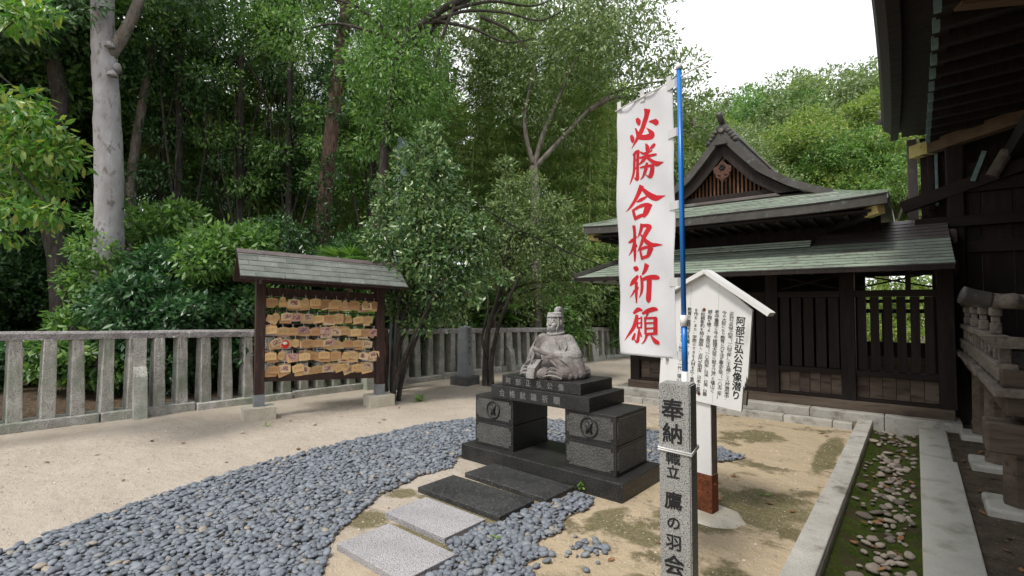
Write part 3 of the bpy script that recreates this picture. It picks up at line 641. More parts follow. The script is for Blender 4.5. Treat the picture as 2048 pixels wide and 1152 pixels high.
    # eave board of the front skirt
    for (dz0, dz1, dy, mat, nm) in ((-.115, -.003, .012, 'verge_copper', 'eave_board'),):
        N = 28; vs = []; fs = []
        for i in range(N+1):
            x = xc-hw+.01+(2*hw-.02)*i/N; z = 2.895+lift(x-xc)*.28
            vs += [(x, YE+dy, z+dz0), (x, YE+dy, z+dz1), (x, YE+.30, z+dz1+.05), (x, YE+.30, z+dz0)]
        for i in range(N):
            for k in range(4): fs.append((i*4+k, i*4+(k+1) % 4, i*4+4+(k+1) % 4, i*4+4+k))
        fs += [(0, 1, 2, 3), (N*4+3, N*4+2, N*4+1, N*4)]
        part(nm, MB().add(vs, fs, T), mat, up_, False, True)
    # main slopes: thick shells following the gable curve
    for sgn in (-1, 1):
        os_ = [0, .05, .12, .22, .34, .48, .64, .82, 1.0, 1.2, 1.38, 1.47, 1.62, 1.8, 1.98, 2.15]; NY = 12; vs = []; fs = []
        def ystart(o): return 8.40 if o <= 1.47 else 8.40-(o-1.47)/.68*(8.40-YE)
        for o in os_:
            for j in range(NY+1):
                y0 = ystart(o); y = y0+(12.6-y0)*(j/NY)**1.3; z = zo(o) + (.28*lift(o)*max(0, 1-(y-YE)/2.4) if o > 1.2 else 0)
                if o > 1.47: z = min(z, zu(xc+sgn*o, y)+.03) if y < YG else z
                vs.append((xc+sgn*o, y, z+.02)); vs.append((xc+sgn*o, y, z-.085))
        W = (NY+1)*2
        for i in range(len(os_)-1):
            for j in range(NY):
                a = i*W+j*2; b = a+W; fs += [(a, a+2, b+2, b), (a+1, b+1, b+3, a+3)]
            a = i*W; b = a+W; fs.append((a, b, b+1, a+1)); a += NY*2; b += NY*2; fs.append((a, a+1, b+1, b))
        for i in (0, len(os_)-1):
            for j in range(NY): a = i*W+j*2; fs.append((a, a+1, a+3, a+2))
        part('roof_slope', MB().add(vs, fs, T), 'copper_roof', up_, False, True)
        # verge board and barge board of the gable
        def band(name, mat, y0, y1, d0, d1, omax, omin=0.0, parent=up_):
            vs = []; fs = []; N = 22
            for i in range(N+1):
                o = omin+(omax-omin)*i/N; zt = zo(o); sl = math.atan2(zo(max(0, o-.03))-zo(o+.03), .06); nx, nz = math.sin(sl), math.cos(sl)
                for y, d in ((y0, d0), (y1, d0), (y1, d1), (y0, d1)):
                    ox = max(0.0005, o-nx*d); vs.append((xc+sgn*ox, y, zt-nz*d if o > .02 else zt-d*1.25))
            for i in range(N):
                for k in range(4): fs.append((i*4+k, i*4+4+k, i*4+4+(k+1) % 4, i*4+(k+1) % 4))
            fs += [(0, 1, 2, 3), (N*4+3, N*4+2, N*4+1, N*4)]
            part(name, MB().add(vs, fs, T), mat, parent, False, True)
        band('verge', 'verge_copper', 8.36, 8.46, -.03, .075, 1.53)
        band('barge_board', 'dark_wood', 8.44, 8.50, .09, .235, 1.36)
    # recessed gable wall, lattice, pendant
    part('gable_wall', MB().prism([(xc-1.1, 3.28), (xc+1.1, 3.28), (xc, 3.98)], 8.66, 8.70, T), 'dark_wood', up_, False, True)
    for k in range(27):
        o = -.80+k*.0615; h = 3.90-abs(o)*.70
        if h > 3.42: bx('lattice_slat', 'lattice_wood', xc+o-.013, xc+o+.013, 8.60, 8.64, 3.36, h, .003, up_)
    for z in (3.42, 3.52, 3.62, 3.72): wdt = (3.90-z)/.70-.04; bx('lattice_rail', 'dark_wood', xc-wdt, xc+wdt, 8.645, 8.658, z-.012, z+.012, .002, up_)
    bx('tie_beam', 'dark_wood', xc-1.1, xc+1.1, 8.50, 8.66, 3.27, 3.355, .006, up_)
    bx('gable_ledge', 'copper_dark', xc-1.38, xc+1.38, 8.44, 8.64, 3.215, 3.262, .006, up_)
    pend = MB(); pend.prism([(-.14, .12), (-.07, .16), (0, .24), (.07, .16), (.14, .12), (.13, .04), (.07, .0), (-.07, .0), (-.13, .04)], 8.40, 8.44, T @ Matrix.Translation((xc, 0, 3.66)))
    for s in (-1, 1):
        pend.tube([(s*(.03+.055*math.sin(q)*1.0+.02*q/3), 8.42, .0-.055*math.cos(q)+.01) for q in [i*.5 for i in range(9)]], [.026-.0022*i for i in range(9)], 8, True, T @ Matrix.Translation((xc, 0, 3.655)))
    pend.ell((0, 8.42, .01), (.05, .035, .06), T @ Matrix.Translation((xc, 0, 3.60)), 10, 8); pend.prism([(-.03, .03), (.03, .03), (0, -.06)], 8.40, 8.44, T @ Matrix.Translation((xc, 0, 3.575)))
    part('pendant', pend, 'carved_wood', up_, False, True)
    fl_ = MB()
    for k in range(6): fl_.ell((.032*math.cos(k*PI/3), 8.395, .032*math.sin(k*PI/3)), (.022, .014, .022), T @ Matrix.Translation((xc, 0, 3.78)), 8, 6)
    part('rosette', fl_, 'dark_wood', up_, True)
    # ridge, end ornament and its horn
    bx('ridge', 'verge_copper', xc-.11, xc+.11, 8.52, 12.6, 4.12, 4.36, .01, up_); bx('ridge_cap', 'copper_dark', xc-.14, xc+.14, 8.48, 12.6, 4.362, 4.41, .01, up_)
    orn = MB(); orn.box(xc-.15, xc+.15, 8.40, 8.52, 4.18, 4.40, T, .03); orn.ell((xc, 8.44, 4.40), (.11, .07, .09), T)
    for s in (-1, 1):
        for q in range(4): orn.ell((xc+s*(.10+.035*q), 8.42, 4.36-.052*q), (.05, .05, .045), T, 10, 7)
    part('ridge_end_ornament', orn, 'verge_copper', up_, True)
    part('crest', MB().tube([(xc, 8.385, 4.375), (xc, 8.355, 4.375)], .036, 14, True, T), 'grey_bark', up_, False, True)
    part('ridge_horn', MB().tube([(xc, 8.56, 4.46), (xc, 8.42, 4.53), (xc-.01, 8.30, 4.63)], [.052, .05, .052], 12, True, T), 'verge_copper', up_, True)
    part('peak_block', MB().prism([(xc-.10, 4.14), (xc+.10, 4.14), (xc+.08, 4.19), (xc, 4.27), (xc-.08, 4.19)], 8.33, 8.40, T), 'verge_copper', up_, False, True)
    # soffit and rafters of the upper eave
    bx('soffit', 'dark_wood', xc-hw+.15, xc+hw-.18, YE+.10, 8.72, 2.74, 2.77, .003, up_)
    for k in range(20):
        x = xc-hw+.25+k*.2; bx('rafter', 'dark_wood', x-.028, x+.028, YE+.16, 8.70, 2.70, 2.739, .004, up_)
    for s in (-1, 1):
        hr = part('hip_rafter', MB().bar((xc+s*(hw-.72), 8.62, 2.66), (xc+s*(hw-.17), YE+.19, 2.745), .10, .11, T), 'dark_wood', up_)
        part('painted_end', MB().bar((xc+s*(hw-.22), YE+.24, 2.738), (xc+s*(hw-.08), YE+.10, 2.765), .106, .116, T), 'rafter_paint', hr)
gate()

# ------------------------------------------------------------------ worship hall with veranda at the right
def hall():
    t = thing('shrine_hall', 'dark shrine hall with deep overhanging eave and raised railed veranda', 'building', (1.2, 6.5, 0))
    T = Matrix.Translation((-1.2, -6.5, 0))
    def part(name, mb, mat, parent=t, smooth=False, fix=False): return mb.build(name, mat, parent, smooth, None, None, fix)
    def bx(name, mat, x0, x1, y0, y1, z0, z1, ch=.006, parent=t): return part(name, MB().box(x0, x1, y0, y1, z0, z1, T, ch), mat, parent)
    # roof shell: eave edge runs along Y, flares and lifts at the far corner, then turns along X
    def edge(y):
        k = max(0, (y-5.0)/4.25); return -.205-.105*k**1.6, 4.03+.10*max(0, (y-6.8)/2.4)**2
    NY = 26; prof = [(0, .0, 0), (.0, .30, 1), (.5, .62, 1), (1.6, 1.45, 1), (3.0, 2.9, 1)]
    vs = []; fs = []; YF = 9.22
    def ring(y):
        ex, ez = edge(y); return [(ex+.10, y, ez-.07), (ex, y, ez), (ex-.03, y, ez+.13), (ex+.02, y, ez+.27), (ex+.7, y, ez+.62), (ex+1.9, y, ez+1.4), (3.4, y, ez+2.9), (3.4, y, ez+.2), (1.7, y, ez+.10), (ex+.42, y, ez-.03)]
    rows = [ring(-3.0+(YF+3.0)*j/NY) for j in range(NY+1)]
    n = 10
    for r_ in rows: vs += r_
    for j in range(NY):
        for k in range(n): fs.append((j*n+k, j*n+(k+1) % n, (j+1)*n+(k+1) % n, (j+1)*n+k))
    fs += [tuple(range(n))[::-1], tuple(range(NY*n, NY*n+n))]
    roof = part('roof', MB().add(vs, fs, T), 'eave_layers', t, False, True)
    # upturned corner tip
    part('corner_tip', MB().bar((-.22, 9.05, 4.26), (-.36, 9.32, 4.30), .12, .05, T), 'verge_copper', roof)
    # eave lath bands under the edge
    mb = MB()
    for j in range(NY): a, b = rows[j], rows[j+1]; mb.bar(Vector(a[0])+Vector((.02, 0, -.05)), Vector(b[0])+Vector((.02, 0, -.05)), .09, .08, T)
    part('eave_lath', mb, 'beam_wood', roof)
    mb = MB()
    for j in range(NY): a, b = rows[j], rows[j+1]; mb.bar(Vector(a[9])+Vector((.02, 0, -.07)), Vector(b[9])+Vector((.02, 0, -.07)), .10, .09, T)
    part('flying_lath', mb, 'beam_wood', roof)
    bx('soffit', 'dark_wood', .2, 3.2, -3.0, 9.1, 3.97, 4.0, .004, roof)
    # rafters with green metal tips
    for k in range(22):
        y = 8.98-.362*k; rf = part('rafter', MB().bar((.20, y, 3.86), (1.9, y, 3.93), .085, .10, T), 'dark_wood', roof)
        part('metal_tip', MB().box(.16, .21, y-.045, y+.045, 3.81, 3.908, T, .004), 'verdigris', rf)
    bx('eave_board', 'dark_wood', -.10, .20, -3.0, 9.05, 3.955, 3.968, .003, roof)
    hip = part('hip_rafter', MB().bar((.13, 9.18, 3.76), (2.0, 7.55, 3.83), .13, .17, T), 'board_brown', roof)
    part('painted_end', MB().bar((.02, 9.28, 3.765), (.22, 9.10, 3.765), .136, .176, T), 'rafter_paint', hip)
    bx('eave_purlin', 'beam_wood', .95, 1.12, -3.0, 9.2, 3.42, 3.62, .008)
    part('cross_beam', MB().bar((.30, 5.0, 4.02-.18), (1.6, 5.62, 4.0-.18), .10, .10, T), 'board_brown')
    # walls, corner column and tie beams
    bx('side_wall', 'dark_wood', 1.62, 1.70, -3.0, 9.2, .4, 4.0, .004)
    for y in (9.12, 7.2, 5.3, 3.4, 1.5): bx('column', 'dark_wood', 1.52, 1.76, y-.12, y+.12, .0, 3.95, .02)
    n = 9
    for k in range(n):
        a = .40+k*.30; bx('end_board', 'dark_wood', a+.002, a+.298, 9.00+.006*(k % 2), 9.05, .05, 3.45, .004)
    bx('end_column', 'dark_wood', .36, .54, 8.90, 9.08, 0, 3.72, .02)
    for z, y in ((1.05, 8.93), (2.25, 8.93), (3.05, 8.93)): bx('tie_beam', 'beam_wood', .545, 3.0, y, 9.0, z, z+.16)
    part('linking_beam', MB().bar((-.12, 8.98, 2.93), (2.0, 8.90, 3.62), .14, .16, T), 'beam_wood')
    bx('upper_wall', 'dark_wood', .10, 3.2, 9.30, 9.36, 2.5, 3.96, .004)
    bx('bracket_arm', 'beam_wood', .02, 1.2, 8.86, 8.98, 2.60, 2.74)
    bx('downpipe', 'copper_dark', -.05, .07, 9.40, 9.52, 2.70, 4.0, .01)
    bx('bracing_post', 'dark_wood', .18, .25, 9.2, 9.28, 2.9, 3.72); bx('metal_edge', 'verdigris', .255, .29, 9.19, 9.27, 2.95, 3.72)
    part('bracket_brace', MB().bar((.62, 8.86, 3.18), (.74, 8.86, 3.55), .04, .05, T), 'verdigris'); part('round_strut', MB().tube([(.80, 8.80, 3.20), (.95, 8.80, 3.50)], .07, 10, True, T), 'grey_wood')
    for s, z in ((0, 2.35), (1, 1.95)): part('carved_nose', MB().box(.33, .45, 8.62, 8.92, z, z+.20, T, .04), 'weathered_wood')
    # veranda: near corner at y = 4.72
    v = link('veranda', None, t)
    Y0 = 4.72; y = Y0; rg = random.Random(5)
    while y < 8.86:
        bx('plank', 'grey_wood', .40+rg.uniform(-.006, .006), 1.62, y+.003, min(y+.215, 8.89)-.003, .935, .985, .006, v); y += .215
    bx('edge_beam', 'weathered_wood', .47, .60, Y0+.1, 8.88, .80, .933, .008, v)
    for y in (8.05, 6.68, 5.36):
        p = part('veranda_post', MB().tube([(.60, y, .06), (.60, y, .80)], [.118, .105], 8, True, T @ Matrix.Translation((.60, y, 0)) @ Matrix.Rotation(PI/8, 4, 'Z') @ Matrix.Translation((-.60, -y, 0))), 'weathered_wood', v)
        mb = MB(); mb.box(.38, .84, y-.22, y+.22, -.04, .065, T, .02); part('base_stone', mb, 'kerb_pale', p)
        bx('bearer', 'weathered_wood', .70, 1.55, y-.06, y+.06, .62, .79, .008, v)
    part('cross_sill', MB().box(.365, 1.6, 4.83, 5.12, .535, .74, T, .016), 'weathered_wood', v)
    # rails along the long side
    bx('bottom_rail', 'grey_wood', .44, .555, 4.95, 8.86, 1.02, 1.14, .01, v)
    y = 5.2
    while y < 8.8: bx('rail_foot', 'grey_wood', .455, .54, y-.07, y+.07, .986, 1.019, .004, v); y += .62
    bx('middle_rail', 'grey_wood', .445, .55, 4.95, 8.80, 1.27, 1.325, .008, v)
    y = 5.1
    while y < 8.7: bx('rail_stud', 'grey_wood', .465, .53, y-.04, y+.04, 1.141, 1.269, .006, v); y += .31
    def block(x, y, sx, sy):
        mb = MB(); mb.box(x-.043*sx, x+.043*sx, y-.055*sy, y+.055*sy, 1.326, 1.42, T, .012); mb.box(x-.033*sx, x+.033*sx, y-.035*sy, y+.035*sy, 1.42, 1.47, T, .008); mb.box(x-.048*sx, x+.048*sx, y-.07*sy, y+.07*sy, 1.468, 1.54, T, .016)
        part('rail_block', mb, 'grey_wood', v)
    y = 5.55
    while y < 8.6: block(.497, y, .8, .8); y += .93
    part('handrail', MB().tube([(.497, 4.6, 1.585), (.497, 8.80, 1.585)], .05, 14, True, T), 'grey_wood', v, True)
    # rails across the near end, their tips running past the corner
    part('bottom_rail', MB().box(.455, 1.6, 4.86, 5.00, .985, 1.105, T, .01), 'weathered_wood', v)
    part('middle_rail', MB().add([(.35, 4.88, 1.335), (.35, 4.98, 1.335), (.42, 4.98, 1.255), (.42, 4.88, 1.255), (1.6, 4.88, 1.255), (1.6, 4.98, 1.255), (1.6, 4.98, 1.325), (1.6, 4.88, 1.325)], [(0, 1, 2, 3), (3, 2, 5, 4), (4, 5, 6, 7), (7, 6, 1, 0), (0, 3, 4, 7), (1, 6, 5, 2)], T), 'grey_wood', v, False, True)
    for x in (.66, .95, 1.24): bx('rail_stud', 'grey_wood', x-.03, x+.03, 4.90, 4.97, 1.106, 1.256, .006, v)
    for x in (.70, 1.25): block(x, 4.93, 1.3, .7)
    part('handrail', MB().tube(curve_pts([(1.6, 4.93, 1.575), (.75, 4.93, 1.575), (.50, 4.92, 1.582), (.37, 4.905, 1.60)], 6), .052, 14, True, T), 'grey_wood', v, True)
    part('rail_cap', MB().tube(curve_pts([(.42, 4.911, 1.592), (.34, 4.90, 1.607), (.262, 4.885, 1.632)], 4), [.054, .0555, .057, .058, .059, .060, .061, .062, .063], 14, True, T), 'verge_copper', v, True)
hall()

# ================================================================== THINGS IN THE COURT
TXT_TITLE = '阿部正弘公石像潜り'
TXT_COLS = ['正弘公は天保十四年（一八四三年）二十五歳にして江戸幕府老中、', '今の大臣になり教育に力を注ぎ嘉永五年（一八五二年）', '老中筆頭に今の総理大臣に就き江戸と福山に',
            '誠之館を建てる、安政元年（一八五四年）日米、日英、日露', 'の和親条約を結び開国し、近代文明国、日本の基礎', 'を作る。また、学問のできる人材を広く重用して',
            '教育の重要性を昂揚し、日の丸を日本の国旗と', 'した人でもあります、阿部家十一代、福山藩主', '', '希望学校の合格、就職を　祈祷を受け', '　　　　　　　　　　　　て下さい。']
TXT_POST = '奉納幟立鷹の羽会'; TXT_BASE = '阿部正弘公像合格就職祈願'; TXT_MARK = '誠徳桔梗廣央二三会'
GL = glyphs(TXT_TITLE+''.join(TXT_COLS)+TXT_POST+TXT_BASE+TXT_MARK)
GB = dict(GL); GB['bold'] = .017; GL['bold'] = .004

def remesh(mb, name, mat, parent, vox, smooth=3):
    me = bpy.data.meshes.new('rough'); me.from_pydata(mb.v, [], mb.f); me.update()
    o = bpy.data.objects.new('rough', me); COL.objects.link(o)
    m = o.modifiers.new('r', 'REMESH'); m.mode = 'VOXEL'; m.voxel_size = vox; m.adaptivity = 0
    s = o.modifiers.new('s', 'SMOOTH'); s.factor = .5; s.iterations = smooth
    dg = bpy.context.evaluated_depsgraph_get(); out = bpy.data.meshes.new_from_object(o.evaluated_get(dg))
    bpy.data.objects.remove(o); out.name = name; out.materials.clear(); out.materials.append(MATS[mat])
    out.polygons.foreach_set('use_smooth', [True]*len(out.polygons)); return link(name, out, parent)

PED = (-2.74, 3.71); PROT = -.037
def pedestal():
    t = thing('statue_pedestal', 'stepped black granite pedestal with an open arch under the seated statue', 'pedestal', (*PED, 0), PROT)
    MB().box(-.912, .912, 0, .70, -.03, .151, None, .008).build('base_slab', 'black_granite', t)
    for s in (-1, 1):
        x0, x1 = (-.806, -.301) if s < 0 else (.301, .806)
        for k in (0, 1):
            z0, z1 = .1515+k*.249, .1515+k*.249+.2465
            b = MB().box(x0, x1, .10, .653, z0, z1, None, .004).build('block', 'black_granite', t)
            def field(a, c, M):                # rough pitched field with notched corners
                q = .025; p = [(a+q, z0+.028), (c-q, z0+.028), (c-q, z0+.028+q), (c, z0+.028+q), (c, z1-.028-q), (c-q, z1-.028-q), (c-q, z1-.028), (a+q, z1-.028), (a+q, z1-.028-q), (a, z1-.028-q), (a, z0+.028+q), (a+q, z0+.028+q)]
                MB().prism(p, -.006, .0005, M).build('pitched_field', 'pitched_granite', b, False, None, None, True)
            field(x0+.022, x1-.022, Matrix.Translation((0, .10, 0)))
            if s > 0: field(-.255, .255, Matrix.Translation((x1, .376, 0)) @ Matrix.Rotation(PI/2, 4, 'Z'))
            if k == 1:
                c = (x0+x1)/2; zc = (z0+z1)/2; em = MB()
                em.tube([(c+.082*math.cos(a), .092, zc+.082*math.sin(a)) for a in [2*PI*i/24 for i in range(25)]], .009, 6, False)
                for a in (0.6, -.6): # two crossed feathers in a ring
                    em.tube([(c-.05*math.sin(a), .092, zc-.06*math.cos(a)), (c+.01*math.sin(a), .089, zc), (c+.05*math.sin(a), .092, zc+.06*math.cos(a))], [.008, .022, .010], 8)
                em.build('crest', 'black_granite', b, True)
    MB().box(-.566, .566, .075, .69, .648, .7735, None, .005).build('step_slab', 'black_granite', t)
    MB().box(-.456, .456, .115, .66, .774, .875, None, .005).build('top_slab', 'black_granite', t)
    l1, l2 = MB(), MB()
    for i, c in enumerate('阿部正弘公像'): letter(l1, GL, c, -.375+i*.125, .824, .066, .1140)
    for i, c in enumerate('合格就職祈願'): letter(l2, GL, c, -.42+i*.13, .709, .074, .0740)
    l1.build('lettering', 'carved_pale', t); l2.build('lettering', 'carved_pale', t)
pedestal()

def statue():
    M = Matrix.Rotation(PROT, 4, 'Z'); c = Vector(PED)
    off = M @ Vector((-.005, .375, 0))
    t = thing('stone_statue', 'seated stone statue of a courtier in wide robes holding a baton', 'statue', (PED[0]+off.x, PED[1]+off.y, .8735), PROT); t.scale = (.89, .93, .95)
    b = MB()
    # torso as stacked rings
    rings = [(-.01, .25, .20, .03), (.08, .245, .19, .02), (.17, .225, .165, .01), (.26, .21, .15, .015), (.33, .195, .135, .02), (.385, .155, .115, .025), (.43, .085, .085, .02), (.47, .062, .066, .015), (.50, .055, .06, .01)]
    vs, fs, n = [], [], 24
    for z, rx, ry, cy in rings: vs += [(rx*math.cos(2*PI*i/n), cy+ry*math.sin(2*PI*i/n), z) for i in range(n)]
    for j in range(len(rings)-1):
        for i in range(n): a, d = j*n+i, j*n+(i+1) % n; fs.append((a, d, d+n, a+n))
    fs += [tuple(range(n))[::-1], tuple(range((len(rings)-1)*n, len(rings)*n))]; b.add(vs, fs)
    b.tube([(.088*math.cos(a), .012+.082*math.sin(a), .437+.012*math.sin(a)) for a in [2*PI*i/20 for i in range(21)]], .014, 8, False)     # collar
    b.ell((0, .0, .03), (.33, .25, .07)); b.ell((0, .10, .06), (.29, .19, .11))
    for s in (-1, 1):
        b.ell((s*.185, -.15, .055), (.135, .125, .088)); b.ell((s*.155, .015, .345), (.075, .092, .08))
        b.cap((s*.16, .01, .345), (s*.245, -.005, .215), .085, .092); b.cap((s*.245, -.01, .205), (s*.115, -.185, .215), .086, .055)
        # wide sleeve falling to the ground
        b.cap((s*.235, .0, .21), (s*.315, .0, .05), .092, .075); b.cap((s*.20, -.09, .19), (s*.305, -.075, .04), .075, .055); b.cap((s*.13, -.185, .19), (s*.295, -.15, .035), .045, .042); b.cap((s*.315, -.02, .045), (s*.28, .12, .05), .065, .08)
        # hem and folds sweeping from the wrist to the ground
        for q in range(4): b.tube(curve_pts([(s*(.095+.028*q), -.232+.02*q, .195+.012*q), (s*(.20+.028*q), -.240+.045*q, .135+.012*q), (s*(.285+.026*q), -.20+.05*q, .02)], 6), .0115, 6)
        b.tube(curve_pts([(s*.085, -.115, .40), (s*.145, -.130, .34), (s*.145, -.135, .26)], 5), .009, 6); b.tube(curve_pts([(s*.17, -.06, .40), (s*.215, -.09, .32), (s*.205, -.12, .25)], 5), .010, 6)
        # trouser folds over the knee
        for q in range(3): b.tube(curve_pts([(s*(.065+.0*q), -.25-.012*q, .06-.018*q), (s*.165, -.272-.012*q, .118-.034*q), (s*.275, -.225-.012*q, .06-.02*q)], 6), .0095, 6)
    b.ell((0, -.19, .045), (.15, .105, .065))
    # hands closed in the lap, knuckles forward
    b.ell((-.115, -.225, .228), (.044, .040, .042)); b.ell((.085, -.215, .205), (.05, .042, .034))
    for q in range(4):
        b.cap((-.142+.0, -.238, .255-.018*q), (-.086, -.262, .250-.018*q), .0105, .0105, 8)
        b.cap((.045, -.245, .212-.012*q), (.10, -.25, .216-.013*q), .0095, .0095, 8)
    b.cap((-.105, -.245, .268), (-.075, -.262, .262), .012, .011, 8)
    # broad sash end falling over the lap and cord
    b.add(*(lambda: ([(-.105, -.235, .19), (.005, -.235, .19), (-.01, -.325, .11), (-.115, -.325, .11), (-.02, -.335, .005), (-.125, -.335, .005), (-.105, -.20, .18), (.005, -.20, .18), (-.01, -.28, .09), (-.115, -.28, .09), (-.02, -.29, .005), (-.125, -.29, .005)],
        [(0, 1, 2, 3), (3, 2, 4, 5), (7, 6, 9, 8), (8, 9, 11, 10), (0, 6, 7, 1), (5, 4, 10, 11), (1, 7, 8, 2), (2, 8, 10, 4), (0, 3, 9, 6), (3, 5, 11, 9)]))())
    b.tube(curve_pts([(-.065, -.262, .30), (-.06, -.285, .22), (-.085, -.30, .15)], 5), .011, 8)
    # head: skull, jaw, features
    b.ell((0, -.002, .548), (.0735, .086, .104), None, 28, 20); b.ell((0, -.030, .498), (.0595, .060, .056), None, 24, 14)
    for s in (-1, 1):
        b.ell((s*.077, .010, .537), (.011, .021, .034)); b.cap((s*.016, -.0835, .577), (s*.050, -.068, .575), .006, .005, 8)
        b.ell((s*.031, -.0765, .557), (.0145, .0085, .0055)); b.ell((s*.011, -.0905, .527), (.008, .009, .007)); b.ell((s*.036, -.062, .520), (.024, .022, .024))
        b.tube(curve_pts([(s*.071, -.040, .60), (s*.0765, -.032, .53), (s*.058, -.050, .462)], 5), .0055, 6)
    b.cap((0, -.083, .572), (0, -.0965, .531), .007, .0115, 8)
    b.cap((-.018, -.087, .4985), (.018, -.087, .4985), .0055, .0055, 8); b.cap((-.013, -.085, .488), (.013, -.085, .488), .0062, .0062, 8)
    b.v = [(x, y, max(z, 0)) for x, y, z in b.v]
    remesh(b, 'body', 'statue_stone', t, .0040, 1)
    h = MB()
    for z0, z1, rx0, rx1 in ((.600, .612, .080, .080), (.61, .646, .0765, .070)):
        n = 24; vs = [(rx0*math.cos(2*PI*i/n), -.003+rx0*1.12*math.sin(2*PI*i/n), z0) for i in range(n)]+[(rx1*math.cos(2*PI*i/n), -.003+rx1*1.12*math.sin(2*PI*i/n), z1) for i in range(n)]
        h.add(vs, [(i, (i+1) % n, (i+1) % n+n, i+n) for i in range(n)]+[tuple(range(n))[::-1], tuple(range(n, 2*n))])
    h.ell((0, .048, .665), (.034, .036, .042)); h.box(-.03, .03, .03, .07, .63, .675)
    h.tube(curve_pts([(0, .07, .685), (0, .105, .675), (0, .122, .60), (0, .118, .50), (0, .125, .44)], 5), .022, 8)
    remesh(h, 'cap', 'statue_stone', t, .0040, 1)
    s = MB(); s.tube([(-.07, -.282, .298), (.105, -.212, .222)], .0225, 14); s.build('baton', 'statue_stone', t, False)
statue()

def slabs():
    for x0, x1, y0, y1, rz, mat, lab in ((-2.90, -2.225, 1.845, 2.245, -.035, 'granite_slab', 'pale speckled granite stepping slab farthest from the pedestal'), (-3.065, -2.42, 2.345, 2.735, -.03, 'granite_slab', 'pale speckled granite stepping slab beside the dark slabs'),
                                      (-3.27, -2.355, 2.83, 3.235, -.03, 'black_slab', 'dark granite stepping slab between pale slab and another dark slab'), (-3.215, -2.27, 3.325, 3.70, -.06, 'black_slab', 'dark granite stepping slab laid against the pedestal base')):
        cx, cy = (x0+x1)/2, (y0+y1)/2
        o = MB().box(-(x1-x0)/2, (x1-x0)/2, -(y1-y0)/2, (y1-y0)/2, -.02, .042, None, .004).build('stepping_slab', mat, None, False, (cx, cy, 0), (0, 0, rz)); tag(o, lab, 'paving slab')
slabs()

